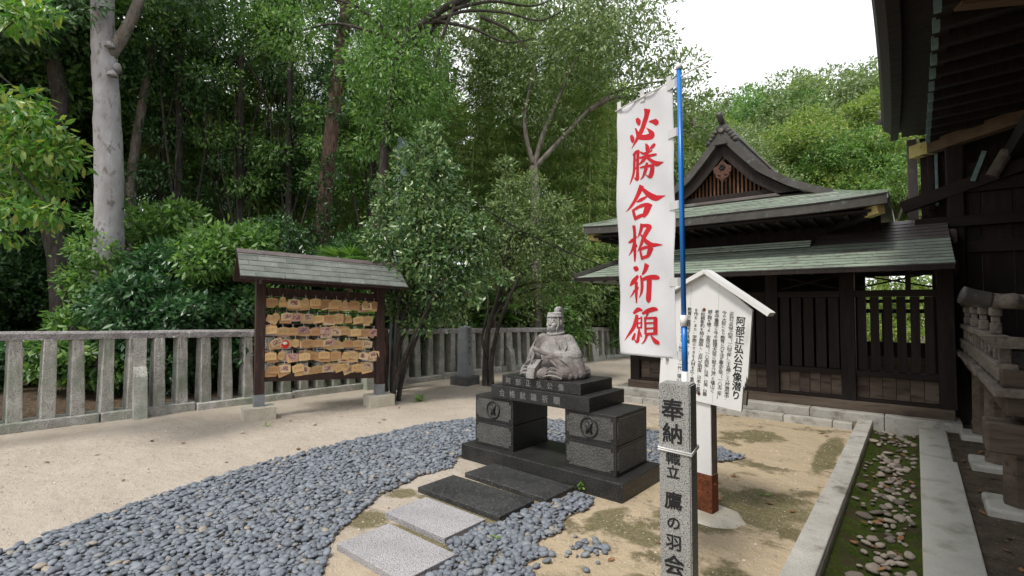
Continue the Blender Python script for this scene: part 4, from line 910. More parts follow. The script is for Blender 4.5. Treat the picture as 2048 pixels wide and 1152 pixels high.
# ------------------------------------------------------------------ pebbles
def inside(p, poly):
    x, y = p; r = False; j = len(poly)-1
    for i in range(len(poly)):
        (a, b), (c, d) = poly[i], poly[j]
        if (b > y) != (d > y) and x < (c-a)*(y-b)/(d-b)+a: r = not r
        j = i
    return r
def pebbles():
    main = [(-4.0, -.6), (-4.50, .45), (-4.82, 1.39), (-5.03, 2.27), (-5.07, 3.38), (-5.02, 4.48), (-4.72, 5.15), (-3.95, 5.70), (-3.2, 5.92), (-2.5, 6.02), (-1.75, 5.78), (-1.38, 5.55), (-1.55, 5.22), (-2.02, 4.95), (-1.86, 4.62), (-1.87, 4.36), (-3.60, 4.42), (-3.66, 3.70), (-3.50, 3.45), (-3.56, 3.1), (-3.45, 2.62), (-3.24, 2.2), (-3.04, 1.9), (-2.72, 1.66), (-2.35, 1.2), (-2.0, .2)]
    right = [(-2.22, 3.62), (-2.06, 3.66), (-1.99, 3.4), (-2.03, 3.15), (-1.93, 2.95), (-1.98, 2.75), (-1.83, 2.62), (-1.86, 2.45), (-1.72, 2.38), (-1.80, 2.0), (-2.0, 1.5), (-2.45, 1.6), (-2.20, 1.95), (-2.22, 2.25), (-2.40, 2.32), (-2.41, 2.72), (-2.33, 2.80), (-2.34, 3.22), (-2.26, 3.30)]
    bed = MB().add([(x, y, .004) for x, y in main], [tuple(range(len(main)))]).add([(x, y, .005) for x, y in right], [tuple(range(len(right)))])
    bed = struct(bed.build('pebble_bed', 'bed_soil', None, False, None, None, True))
    rg = random.Random(21); P = []
    def scatter(poly, zadd, dx, keep):
        xs = [p[0] for p in poly]; ys = [p[1] for p in poly]; y = min(ys); row = 0
        while y < max(ys):
            x = min(xs)+(row % 2)*dx/2
            while x < max(xs):
                q = (x+rg.uniform(-.4, .4)*dx, y+rg.uniform(-.4, .4)*dx)
                if inside(q, poly) and rg.random() < keep and q[1] > -.4: P.append((q[0], q[1], zadd))
                x += dx
            y += dx*.8; row += 1
    for poly in (main, right): scatter(poly, .008, .039, .97); scatter(poly, .019, .049, .8)
    # strays beyond the edges
    for _ in range(170):
        poly = rg.choice((main, main, right)); i = rg.randrange(len(poly)); a, b = poly[i], poly[(i+1) % len(poly)]; u = rg.random(); d = abs(rg.gauss(0, .07))
        n = Vector((b[1]-a[1], a[0]-b[0])).normalized(); P.append((a[0]+(b[0]-a[0])*u+n.x*d, a[1]+(b[1]-a[1])*u+n.y*d, .008))
    for _ in range(34): P.append((rg.gauss(-1.66, .07), rg.gauss(2.86, .06), .006))
    for _ in range(26): P.append((rg.uniform(-1.9, -1.35), rg.uniform(2.2, 2.8), .006))
    ped = lambda p: (-3.68 < p[0] < -1.80 and 3.66 < p[1] < 4.42) or any(a < p[0] < b and c < p[1] < d for a, b, c, d in ((-2.91, -2.22, 1.84, 2.25), (-3.07, -2.41, 2.34, 2.74), (-3.28, -2.35, 2.82, 3.24), (-3.23, -2.26, 3.31, 3.71)))
    P = [p for p in P if not ped(p)]
    base = []
    for k in range(5):
        b = MB().ell((0, 0, 0), (1, .72+.05*k, .46), None, 8, 5); b.v = [(x*(1+.10*math.sin(3*y+k)), y*(1+.08*math.cos(2*x+k)), z) for x, y, z in b.v]; base.append(b)
    meshes = [b.mesh('pebble', 'pebble', True) for b in base]
    def tf(p):
        s = rg.choice((.013, .017, .020, .022, .025, .027, .031, .037))*(.92 if p[2] < .012 else 1); return Matrix.Translation((p[0], p[1], p[2]+s*.18)) @ Matrix.Rotation(rg.uniform(0, 6.28), 4, 'Z') @ Matrix.Rotation(rg.gauss(0, .22), 4, 'X') @ Matrix.Rotation(rg.gauss(0, .22), 4, 'Y') @ Matrix.Diagonal((s, s, s*rg.uniform(.8, 1.15), 1))
    # the ones that show largest stay single stones
    fw = (-math.sin(YAW), math.cos(YAW)); rt = (math.cos(YAW), math.sin(YAW))
    def seen(p):
        d = p[0]*fw[0]+p[1]*fw[1]; x = p[0]*rt[0]+p[1]*rt[1]
        return d > .1 and abs(x/d)*1010 < 1010 and 612+1.55*1010/d < 1142
    vis = sorted((p for p in P if seen(p) and p[2] > .007), key=lambda p: p[0]*fw[0]+p[1]*fw[1]); big = set(vis[:300])
    V = [np.array(b.v) for b in base]; F = base[0].f; vs = []; fs = []; o = 0
    for p in P:
        if p in big:
            ob = link('pebble', meshes[rg.randrange(5)], bed); ob.matrix_local = tf(p); continue
        m = np.array(tf(p)); q = V[rg.randrange(5)]; vs.append(q @ m[:3, :3].T+m[:3, 3]); fs += [tuple(i+o for i in f) for f in F]; o += len(q)
    mb = MB(); mb.v = np.concatenate(vs).tolist(); mb.f = fs; stuff(mb.build('pebbles', 'pebble', bed, True))
pebbles()

# ------------------------------------------------------------------ granite banner post, pole and banner
def banner_group():
    t = thing('granite_post', 'square speckled granite post with black engraved writing and white tie wire', 'stone post', (-.893, 2.335, 0), .10)
    pm = MB(); bm = bmesh.new(); bmesh.ops.create_cube(bm, size=1)
    for v in bm.verts: v.co = (v.co.x*.146, .062+v.co.y*.124, -.1+(v.co.z+.5)*1.283)
    bmesh.ops.bevel(bm, geom=bm.edges[:], offset=.006, segments=2, affect='EDGES'); pm.bm(bm).build('shaft', 'granite', t)
    for ch, z, s in (('奉', 1.065, .108), ('納', .955, .098), ('幟', .842, .070), ('立', .778, .064), ('鷹', .645, .085), ('の', .540, .068), ('羽', .452, .076), ('会', .350, .096)): 
        L = MB(); letter(L, GB, ch, -.008, z, s, -.0022); L.build('character', 'ink', t)
    wr = MB()
    for k in range(2):
        z = .868+.009*k; wr.tube([(-.077, -.004, z+.006), (.077, -.004, z-.006), (.079, .128, z+.004), (-.077, .128, z+.008), (-.077, -.004, z+.006)], .0042, 6, False)
    wr.build('tie_wire', 'white_plastic', t, True)
    p = thing('banner_pole', 'blue telescopic plastic pole with white joints standing behind the granite post', 'pole', (-.885, 2.487, 0))
    lean = Vector((-.010, -.03, 0)); pt = lambda z: (lean.x*z/2.7, lean.y*z/2.7, z)
    MB().tube([pt(1.45), pt(2.735)], .0125, 14).build('upper_tube', 'blue_plastic', p, True)
    MB().tube([pt(1.225), pt(1.46)], .0140, 14).build('lower_tube', 'blue_plastic', p, True)
    MB().tube([pt(.0), pt(1.23)], .0155, 14).build('base_tube', 'white_plastic', p, True)
    MB().tube([pt(1.452), pt(1.505)], .0185, 14).build('joint', 'white_plastic', p, True); MB().tube([pt(2.73), pt(2.755)], [.0165, .014], 14).build('cap', 'white_plastic', p, True)
    top = Vector((-.885, 2.487, 0))+Vector(pt(2.69))
    u = Vector((-.952, .307, 0))
    bar = MB(); bar.tube([top-u*.17-Vector((0, 0, -.014)), top+Vector((0, 0, 0)), top+u*.44-Vector((0, 0, .03))], .0045, 8)
    o = top; bb = MB(); bb.v = [tuple(Vector(v)-o) for v in bar.v]; bb.f = bar.f
    bb.build('cross_bar', 'white_plastic', p, True).location = Vector(pt(2.69))
    # banner cloth: hangs from the bar, free edge at u = 1
    Wd, Hh = .388, 1.402
    org = Vector((-.885, 2.487, 0))+Vector((lean.x, lean.y, 0))*.75+u*.040; org.z = 2.686
    b = thing('nobori_banner', 'tall white prayer banner with six large red brush characters', 'banner', (org.x, org.y, org.z-Hh))
    nrm = Vector((-.307, -.952, 0))
    def cloth(s, v):            # s 0 at pole edge .. 1 free edge ; v 0 top .. 1 bottom
        sag = .045*math.sin(PI*s)*max(0, 1-v*3.5)**2*.5
        wv = .010*math.sin(4.5*s+2.1*v*5)*v+.006*math.sin(13*s+3*v)+.004*math.sin(22*v+6*s)+.012*s*s*v*math.sin(5*v)
        ed = .0018*math.sin(31*v)*s**6
        return u*(s*Wd+ed)+nrm*wv+Vector((0, 0, Hh*(1-v)-sag*0-.006*math.sin(PI*((s*2) % 1))*max(0, 1-v*18)-.012*s*(1-v)))
    nx, ny = 36, 110; vs = [cloth(i/nx, j/ny) for j in range(ny+1) for i in range(nx+1)]; fs = [(j*(nx+1)+i, j*(nx+1)+i+1, (j+1)*(nx+1)+i+1, (j+1)*(nx+1)+i) for j in range(ny) for i in range(nx)]
    c = MB().add(vs, fs).build('cloth', 'banner_cloth', b, True); sm = c.modifiers.new('thickness', 'SOLIDIFY'); sm.thickness = .0012; sm.offset = 1
    # tabs
    for v in (.012, .19, .45, .725, .985):
        a = cloth(.09, v); q = -u*.058; zz = Vector((0, 0, .021)); f = nrm*.004
        vs = [a+f+zz, a+f-zz, a+q+f*3.4-zz, a+q+f*3.4+zz]; e = Vector(a+q); 
        vs += [e-u*.012-nrm*.002-zz, e-u*.012-nrm*.002+zz]
        MB().add(vs, [(0, 1, 2, 3), (3, 2, 4, 5)]).build('tab', 'grey_plastic', b)
    for s in (.06, .52, .97):
        a = cloth(s, .0); MB().add([a+u*.016+nrm*.004-Vector((0, 0, .03)), a-u*.016+nrm*.004-Vector((0, 0, .03)), a-u*.014+nrm*.004+Vector((0, 0, .036)), a+u*.014+nrm*.004+Vector((0, 0, .036))], [(0, 1, 2, 3)]).build('tab', 'grey_plastic', b)
    # brush characters: strokes with changing width (x, y, width)
    up_s = [
     [(268, 92, 46), (262, 140, 34), (246, 200, 32), (226, 270, 32), (200, 325, 34), (165, 385, 20), (122, 442, 3)],
     [(168, 262, 14), (184, 300, 26), (205, 335, 42), (250, 338, 44), (290, 325, 52), (302, 300, 44), (286, 275, 26), (262, 252, 4)],
     [(182, 176, 26), (192, 195, 44), (198, 225, 26), (199, 236, 8)], [(124, 328, 26), (133, 352, 42), (136, 380, 30), (137, 392, 8)], [(282, 194, 10), (315, 192, 36), (340, 195, 56), (362, 195, 26)],
     [(152, 486, 26), (144, 560, 26), (134, 640, 24), (112, 710, 15), (93, 760, 3)], [(136, 500, 18), (170, 472, 26), (204, 460, 18)], [(192, 464, 28), (180, 560, 28), (173, 650, 30), (166, 702, 38), (150, 706, 20), (134, 692, 5)],
     [(146, 548, 13), (182, 532, 13)], [(140, 618, 13), (176, 602, 13)],
     [(258, 394, 10), (270, 418, 28), (266, 452, 18)], [(328, 388, 18), (312, 412, 26), (286, 438, 5)],
     [(216, 470, 16), (240, 482, 20), (262, 474, 20), (300, 452, 12), (306, 436, 6)], [(204, 522, 14), (270, 502, 22), (330, 482, 20), (346, 478, 12)],
     [(280, 440, 20), (256, 508, 26), (222, 556, 20), (190, 582, 3)], [(262, 508, 16), (312, 546, 34), (346, 560, 42), (380, 553, 24), (420, 543, 2)],
     [(204, 606, 12), (260, 590, 20), (318, 578, 22)], [(310, 574, 28), (302, 635, 32), (284, 678, 28), (262, 672, 10), (246, 660, 4)], [(266, 560, 18), (252, 620, 24), (228, 678, 14), (200, 710, 3)],
     [(208, 766, 40), (186, 820, 40), (150, 890, 30), (110, 950, 20), (68, 1001, 3)], [(206, 776, 22), (262, 828, 42), (318, 860, 52), (362, 850, 30), (420, 834, 2)], [(166, 908, 10), (206, 888, 28), (254, 856, 14)],
     [(128, 978, 20), (142, 1020, 30), (152, 1062, 24)], [(128, 984, 18), (200, 944, 28), (262, 924, 30), (296, 930, 16)], [(272, 930, 46), (254, 992, 42), (236, 1034, 22)], [(148, 1056, 26), (200, 1030, 30), (244, 1012, 22)]]
    lo_s = [
     [(132, 52, 32), (134, 110, 30), (124, 200, 28), (119, 300, 24), (116, 358, 12)], [(70, 200, 12), (104, 178, 28), (152, 142, 14)], [(116, 206, 22), (96, 262, 18), (67, 312, 3)], [(130, 196, 12), (140, 222, 22), (138, 232, 8)],
     [(222, 34, 32), (206, 90, 28), (166, 148, 6)], [(218, 46, 26), (286, 44, 32), (266, 92, 34), (228, 158, 32), (190, 222, 24), (148, 272, 4)], [(204, 120, 14), (256, 178, 38), (304, 204, 36), (348, 200, 24), (400, 198, 2)],
     [(178, 250, 18), (190, 296, 28), (196, 336, 20)], [(180, 256, 16), (240, 232, 24), (304, 226, 24)], [(296, 232, 38), (272, 286, 34), (262, 310, 16)], [(192, 328, 24), (262, 304, 26)],
     [(108, 410, 20), (128, 420, 48), (148, 424, 20)], [(72, 572, 10), (104, 530, 36), (142, 482, 24)], [(126, 536, 26), (122, 620, 26), (118, 716, 10)], [(106, 606, 14), (90, 640, 12), (66, 672, 3)], [(124, 584, 14), (142, 588, 24)],
     [(246, 380, 44), (226, 425, 36), (192, 466, 16)], [(172, 478, 18), (186, 540, 32), (178, 610, 26), (148, 670, 3)], [(190, 512, 26), (256, 488, 32), (326, 482, 40), (352, 488, 20)], [(266, 500, 44), (260, 600, 46), (252, 678, 48), (252, 702, 18)],
     [(92, 808, 18), (132, 772, 36), (172, 778, 14)], [(118, 822, 24), (96, 920, 28), (62, 986, 18), (26, 1044, 3)],
     [(124, 842, 10), (122, 932, 12)], [(160, 834, 16), (156, 930, 16)], [(124, 852, 12), (160, 842, 12)], [(122, 892, 12), (158, 884, 12)], [(120, 930, 14), (158, 922, 14)],
     [(138, 930, 14), (134, 1006, 22), (126, 1052, 20), (104, 1030, 6)], [(106, 978, 12), (94, 1022, 22), (88, 1036, 6)], [(146, 964, 10), (160, 1002, 14)],
     [(172, 804, 16), (236, 778, 34), (308, 756, 34), (334, 762, 14)], [(244, 786, 20), (214, 832, 12)], [(200, 836, 22), (200, 976, 24)], [(204, 842, 16), (322, 830, 20)], [(314, 836, 34), (304, 968, 36)],
     [(206, 884, 14), (306, 874, 14)], [(206, 930, 14), (304, 918, 14)], [(200, 980, 22), (306, 964, 22)], [(214, 984, 24), (192, 1036, 14), (164, 1064, 3)], [(262, 988, 12), (298, 1028, 36), (322, 1044, 34), (328, 1056, 14)]]
    zl, zr = 2.77, 2.45
    def uv(X, Y, oy):
        x = 1220+X/4.267; y = oy+Y/4.267; xl = 1222-11*(y-200)/512; k = (x-xl)/(1340-xl); yt = 212-62*k; yb = 712+3*k
        s = k*zl/(zr+k*(zl-zr)); return 1-s, (y-yt)/(yb-yt)
    cnt = 0
    for S, oy in ((up_s[:5], 190), (up_s[5:19], 190), (up_s[19:], 190), (lo_s[:11], 440), (lo_s[11:20], 440), (lo_s[20:], 440)):
        wr = MB(); cnt = 0
        for st in S:
            C = curve_pts([(x, y, w_) for x, y, w_ in st], 5); L_, R_ = [], []
            for i, q in enumerate(C):
                d = C[min(i+1, len(C)-1)]-C[max(i-1, 0)]; d = Vector((d.x, d.y)).normalized(); n_ = Vector((-d.y, d.x)); h = max(q.z*1.08, 1)/2
                ext = (-d*h*.35 if i == 0 else d*h*.35 if i == len(C)-1 else Vector((0, 0)))
                L_.append((q.x+n_.x*h+ext.x, q.y+n_.y*h+ext.y)); R_.append((q.x-n_.x*h+ext.x, q.y-n_.y*h+ext.y))
            vs = []; off = .0022+.00012*cnt; cnt += 1
            for (a, b_) in zip(L_, R_):
                for p_ in (a, ((a[0]+b_[0])/2, (a[1]+b_[1])/2), b_):
                    s, v = uv(p_[0], p_[1], oy); vs.append(cloth(s, v)+nrm*off)
            fs = [(3*i+k, 3*i+k+1, 3*i+k+4, 3*i+k+3) for i in range(len(C)-1) for k in (0, 1)]; wr.add(vs, fs)
        wr.build('character', 'red_dye', b, True)
banner_group()

# ------------------------------------------------------------------ white notice board
def sign():
    t = thing('notice_board', 'white gabled notice board with black handwritten columns on rusty footed post', 'sign', (-1.24, 3.90, 0), -.18)
    MB().box(-.062, .052, -.045, .045, .30, 1.20, None, .004).build('post', 'white_paint', t)
    MB().box(.0525, .0545, -.040, .040, .31, 1.0).build('bare_strip', 'bare_wood', t)
    ft = MB().box(-.066, .057, -.05, .05, -.05, .305, None, .006).build('rusty_foot', 'rust', t)
    MB().tube([(.055, -.02, .24), (.075, -.02, .24)], .008, 8).build('bolt', 'rust', ft)
    bm = bmesh.new(); bmesh.ops.create_icosphere(bm, subdivisions=3, radius=1); rg = random.Random(2)
    for v in bm.verts: v.co = Vector((v.co.x*.27, v.co.y*.22, max(v.co.z, -.2)*.045))*(1+rg.uniform(-.08, .08))
    f = MB().bm(bm).build('footing', 'concrete', t, True); f.location.z = -.012
    b = link('board', None, t, (0, -.052, 0), (0, R(4.6), 0)); b.location.z = 1.18
    # planks with a ragged broken lower right corner
    zb, zt = -.345, .36
    MB().prism([(-.345, zb), (-.12, zb), (-.12, .545), (-.345, zt+.01)], -.011, .011).build('plank', 'white_paint', b, False, None, None, True)
    MB().prism([(-.1185, zb), (.10, zb), (.10, .555), (0, .605), (-.1185, .546)], -.011, .0105).build('plank', 'white_paint', b, False, None, None, True)
    MB().prism([(.1015, zb), (.315, zb), (.317, -.16), (.325, -.175), (.328, -.13), (.334, -.145), (.336, -.09), (.345, -.11), (.345, zt+.01), (.1015, .553)], -.011, .011).build('plank', 'white_paint', b, False, None, None, True)
    for s in (-1, 1): MB().bar((s*.001, -.012, .628), (s*.475, -.012, .352), .095, .030).build('roof_board', 'white_paint', b)
    MB().box(.20, .335, .0115, .040, -.30, -.20).build('rear_batten', 'bare_wood', b)
    for x, z in ((-.005, .345), (-.005, -.285)): MB().ell((x, -.013, z), (.012, .008, .012), None, 10, 8).build('bolt', 'rust', b, True)
    L = MB(); y = -.0122
    for i, c in enumerate(TXT_TITLE): letter(L, GB, c, .272-.004*i*0, .285-.0655*i, .068, y)
    rg = random.Random(8)
    for k, col in enumerate(TXT_COLS):
        x = .205-.0545*k; n = len(col); z0 = .335; step = min(.0305, .64/max(n, 1)) if k < 8 else .0275
        for i, c in enumerate(col):
            big = c > '㐀'; sz = step*(1.12 if big else .92); letter(L, GL, c, x+rg.uniform(-.0018, .0018), z0-step*i, sz, y, None, (.037 if big else .028)/sz)
    L.build('lettering', 'ink', b)
sign()

# ------------------------------------------------------------------ small inscribed stone pillar by the fence
def marker():
    t = thing('inscribed_pillar', 'slim dark stone pillar on a block plinth in front of the fence', 'stone pillar', (-7.02, 7.30, 0), .12)
    MB().box(-.21, .21, -.21, .21, -.03, .165, None, .01).build('plinth', 'pitched_granite', t)
    b = MB(); b.add([(x*k, y*k, z) for z, k in ((.166, 1), (1.13, .86)) for x, y in ((-.11, -.11), (.11, -.11), (.11, .11), (-.11, .11))]+[(0, 0, 1.165)], [(0, 1, 5, 4), (1, 2, 6, 5), (2, 3, 7, 6), (3, 0, 4, 7), (4, 5, 8), (5, 6, 8), (6, 7, 8), (7, 4, 8), (3, 2, 1, 0)]).build('shaft', 'zinc', t)
    L = MB(); M = Matrix.Rotation(PI/2, 4, 'Z')
    for i, c in enumerate(TXT_MARK): letter(L, GL, c, 0, 1.08-.078*i-(.05 if i > 3 else 0), .07, -.114+.0012*(9-i)*.9, M)
    L.build('lettering', 'ink', t)
marker()

# ------------------------------------------------------------------ rack of votive plaques
RK = Vector((-7.10, 3.30)); RU = Vector((.30, .954)); RANG = math.atan2(.954, .30)
TILT = -.045
def rack():
    t = thing('plaque_rack', 'roofed dark wooden rack hung with rows of votive plaques', 'rack', (RK.x, RK.y, 0), RANG)
    z = lambda s, q: q+TILT*s
    for s in (0, 1.70):
        MB().box(s-.062, s+.062, -.062, .062, .17, z(s, 1.97), None, .006).build('post', 'rack_wood', t)
        MB().box(s-.067, s+.067, -.067, .067, .16, .335).build('post_shoe', 'zinc', t)
        MB().box(s-.20, s+.20, -.16, .16, -.04, .172, None, .008).build('footing', 'concrete', t)
        MB().bar((s, -.36, z(s, 1.90)), (s, .36, z(s, 1.90)), .07, .10).build('roof_arm', 'rack_wood', t)
    MB().bar((.063, 0, z(.06, 1.755)), (1.637, 0, z(1.64, 1.755)), .05, .12).build('top_beam', 'rack_wood', t)
    MB().bar((.063, 0, z(.06, .555)), (1.637, 0, z(1.64, .555)), .05, .10).build('bottom_beam', 'rack_wood', t)
    for k in range(6): q = 1.672-.181*k; MB().bar((.063, -.012, z(.06, q)), (1.637, -.012, z(1.64, q)), .014, .018).build('hanging_rail', 'rack_wood', t)
    for y in (-.30, .30, 0): MB().bar((-.22, y, z(-.22, 1.965+(.22 if y == 0 else 0))), (1.98, y, z(1.98, 1.965+(.22 if y == 0 else 0))), .06, .07).build('purlin', 'rack_wood', t)
    roof = link('roof', None, t); a0, a1 = -.30, 1.97
    for sg in (-1, 1):
        E, Rr = (sg*.46, 1.925), (sg*.0, 2.29)
        vs = []
        for s in (a0, a1): vs += [(s, E[0], z(s, E[1])-.035), (s, E[0], z(s, E[1])), (s, Rr[0], z(s, Rr[1])), (s, Rr[0], z(s, Rr[1])-.04)]
        MB().add(vs, [(0, 1, 2, 3), (7, 6, 5, 4), (0, 4, 5, 1), (1, 5, 6, 2), (3, 2, 6, 7), (0, 3, 7, 4)]).build('deck', 'rack_wood', roof, False, None, None, True)
        for k in range(10): s = -.22+k*.245; MB().bar((s, sg*.43, z(s, 1.905)), (s, sg*.04, z(s, 2.215)), .035, .04).build('rafter', 'rack_wood', roof)
        rows = 5; rg = random.Random(6 if sg < 0 else 7)
        for r_ in range(rows):
            f0, f1 = r_/rows, (r_+1)/rows+.05; x = a0; k = 0
            while x < a1-.01:
                L = (.36 if k else (.18, .30, .12, .24, .34)[r_]); xe = min(x+L, a1)
                if a1-xe < .06: xe = a1
                def P(s, f, d): return (s, sg*(.475*(1-min(f, 1))), z(s, 1.915+.378*min(f, 1))+d)
                j = rg.uniform(0, .002); d0, d1 = .022+j, .010
                vs = [P(x+.002, f0, d0), P(xe-.002, f0, d0), P(xe-.002, f1, d1), P(x+.002, f1, d1)]; vs += [(p[0], p[1], p[2]-(.014 if i < 2 else .006)) for i, p in enumerate(vs)]
                MB().add(vs, [(0, 1, 2, 3), (7, 6, 5, 4), (0, 4, 5, 1), (1, 5, 6, 2), (2, 6, 7, 3), (3, 7, 4, 0)]).build('shingle', 'rack_shingle', roof, False, None, None, True); x = xe; k += 1
    rc = MB()
    for sg in (-1, 1): rc.add([(a0-.005, 0, z(a0, 2.325)), (a1+.005, 0, z(a1, 2.325)), (a1+.005, sg*.075, z(a1, 2.268)), (a0-.005, sg*.075, z(a0, 2.268)), (a0-.005, 0, z(a0, 2.305)), (a1+.005, 0, z(a1, 2.305)), (a1+.005, sg*.075, z(a1, 2.25)), (a0-.005, sg*.075, z(a0, 2.25))], [(0, 1, 2, 3), (7, 6, 5, 4), (0, 4, 5, 1), (2, 6, 7, 3), (0, 3, 7, 4), (1, 5, 6, 2)])
    rc.build('ridge_cap', 'copper_dark', roof, False, None, None, True)
    # plaques: each one hangs by itself from a rail
    rg = random.Random(12)
    def plate(poly, mat): 
        return MB().prism(poly, -.0035, .0035).mesh('votive_plaque', mat)
    house = [(-.078, 0-.016), (-.078, -.112), (.078, -.112), (.078, -.016), (.0, 0)]
    oval = [(.052*math.sin(a)*(1.0 if math.cos(a) < .3 else .82), -.062-.062*-math.cos(a)*-1) for a in [2*PI*i/18 for i in range(18)]]
    oval = [(.052*math.sin(a), -.062+.060*math.cos(a)) for a in [2*PI*i/18 for i in range(18)]]
    gourd = [(.050, -.118), (.056, -.07), (.040, -.045), (.036, -.02), (.018, -.002), (-.018, -.002), (-.036, -.02), (-.040, -.045), (-.056, -.07), (-.050, -.118)][::-1]
    kinds = {}
    for mat in ('ema_wood', 'ema_old', 'ema_print', 'ema_rose'): kinds[mat] = plate(house, mat)
    kinds['oval'] = plate(oval, 'ema_wood'); kinds['gourd'] = plate(gourd, 'ema_wood'); kinds['red'] = plate(oval, 'ema_red')
    for m in kinds.values():
        bm = bmesh.new(); bm.from_mesh(m); bmesh.ops.recalc_face_normals(bm, faces=bm.faces[:]); bm.to_mesh(m); bm.free()
    thr = MB().tube([(0, -.004, -.006), (0, -.001, .046)], .0022, 5).mesh('string', 'thread')
    face = MB().ell((0, -.0045, -.045), (.030, .003, .022), None, 12, 6).mesh('face', 'ema_white', True)
    names = ('top', 'second', 'third', 'fourth', 'fifth', 'bottom')
    words = {'ema_wood': 'pale wooden votive plaque with handwriting', 'ema_old': 'darker orange wooden votive plaque with handwriting', 'ema_print': 'wooden votive plaque printed with a picture', 'ema_rose': 'faded pinkish votive plaque', 'oval': 'oval wooden votive plaque', 'gourd': 'gourd shaped wooden votive plaque', 'red': 'round red votive plaque with a white face'}
    for row in range(6):
        zr = 1.665-.181*row+(.04 if row == 0 else 0)
        n = 11; 
        for k in range(n):
            s = .135+k*.1455+(.045 if row % 2 else 0)+rg.uniform(-.016, .016)
            if s > 1.60: continue
            stack = rg.choice((2, 3, 3, 4)) if row == 0 else rg.choice((2, 2, 3, 3))
            for j in range(stack):
                front = j == stack-1
                kd = rg.choices(('ema_wood', 'ema_old', 'ema_print', 'ema_rose', 'oval', 'gourd'), (5, 2.2, 2.6 if row else .6, 1.0, .5, .5))[0]
                if (row, k) == (3, 1) and front: kd = 'red'
                ds = 0 if front else rg.uniform(-.035, .035); dz = rg.uniform(-.018, .012) if front else rg.choice((rg.uniform(-.055, -.02), rg.uniform(-.03, .026))) if row else -.018*(stack-1-j)+rg.uniform(-.008, .008)
                rot = rg.gauss(0, .05) if rg.random() < .85 else rg.uniform(-.5, .5)
                loc2 = RK+RU*(s+ds); dep = .030+.011*j+.002*rg.random()
                nrm = Vector((RU.y, -RU.x)); p = loc2+nrm*dep
                o = link('votive_plaque', kinds[kd], None, (p.x, p.y, z(s, zr)-.022+dz), (rg.uniform(.0, .10), -rot, RANG+rg.gauss(0, .06)))
                tag(o, f'{words[kd]} hanging in the {names[row]} row of the rack', 'plaque', f'{kd.replace("ema_", "")} plaques in the {names[row]} row')
                if kd == 'red': link('face', face, o)
                link('string', thr, o)
rack()

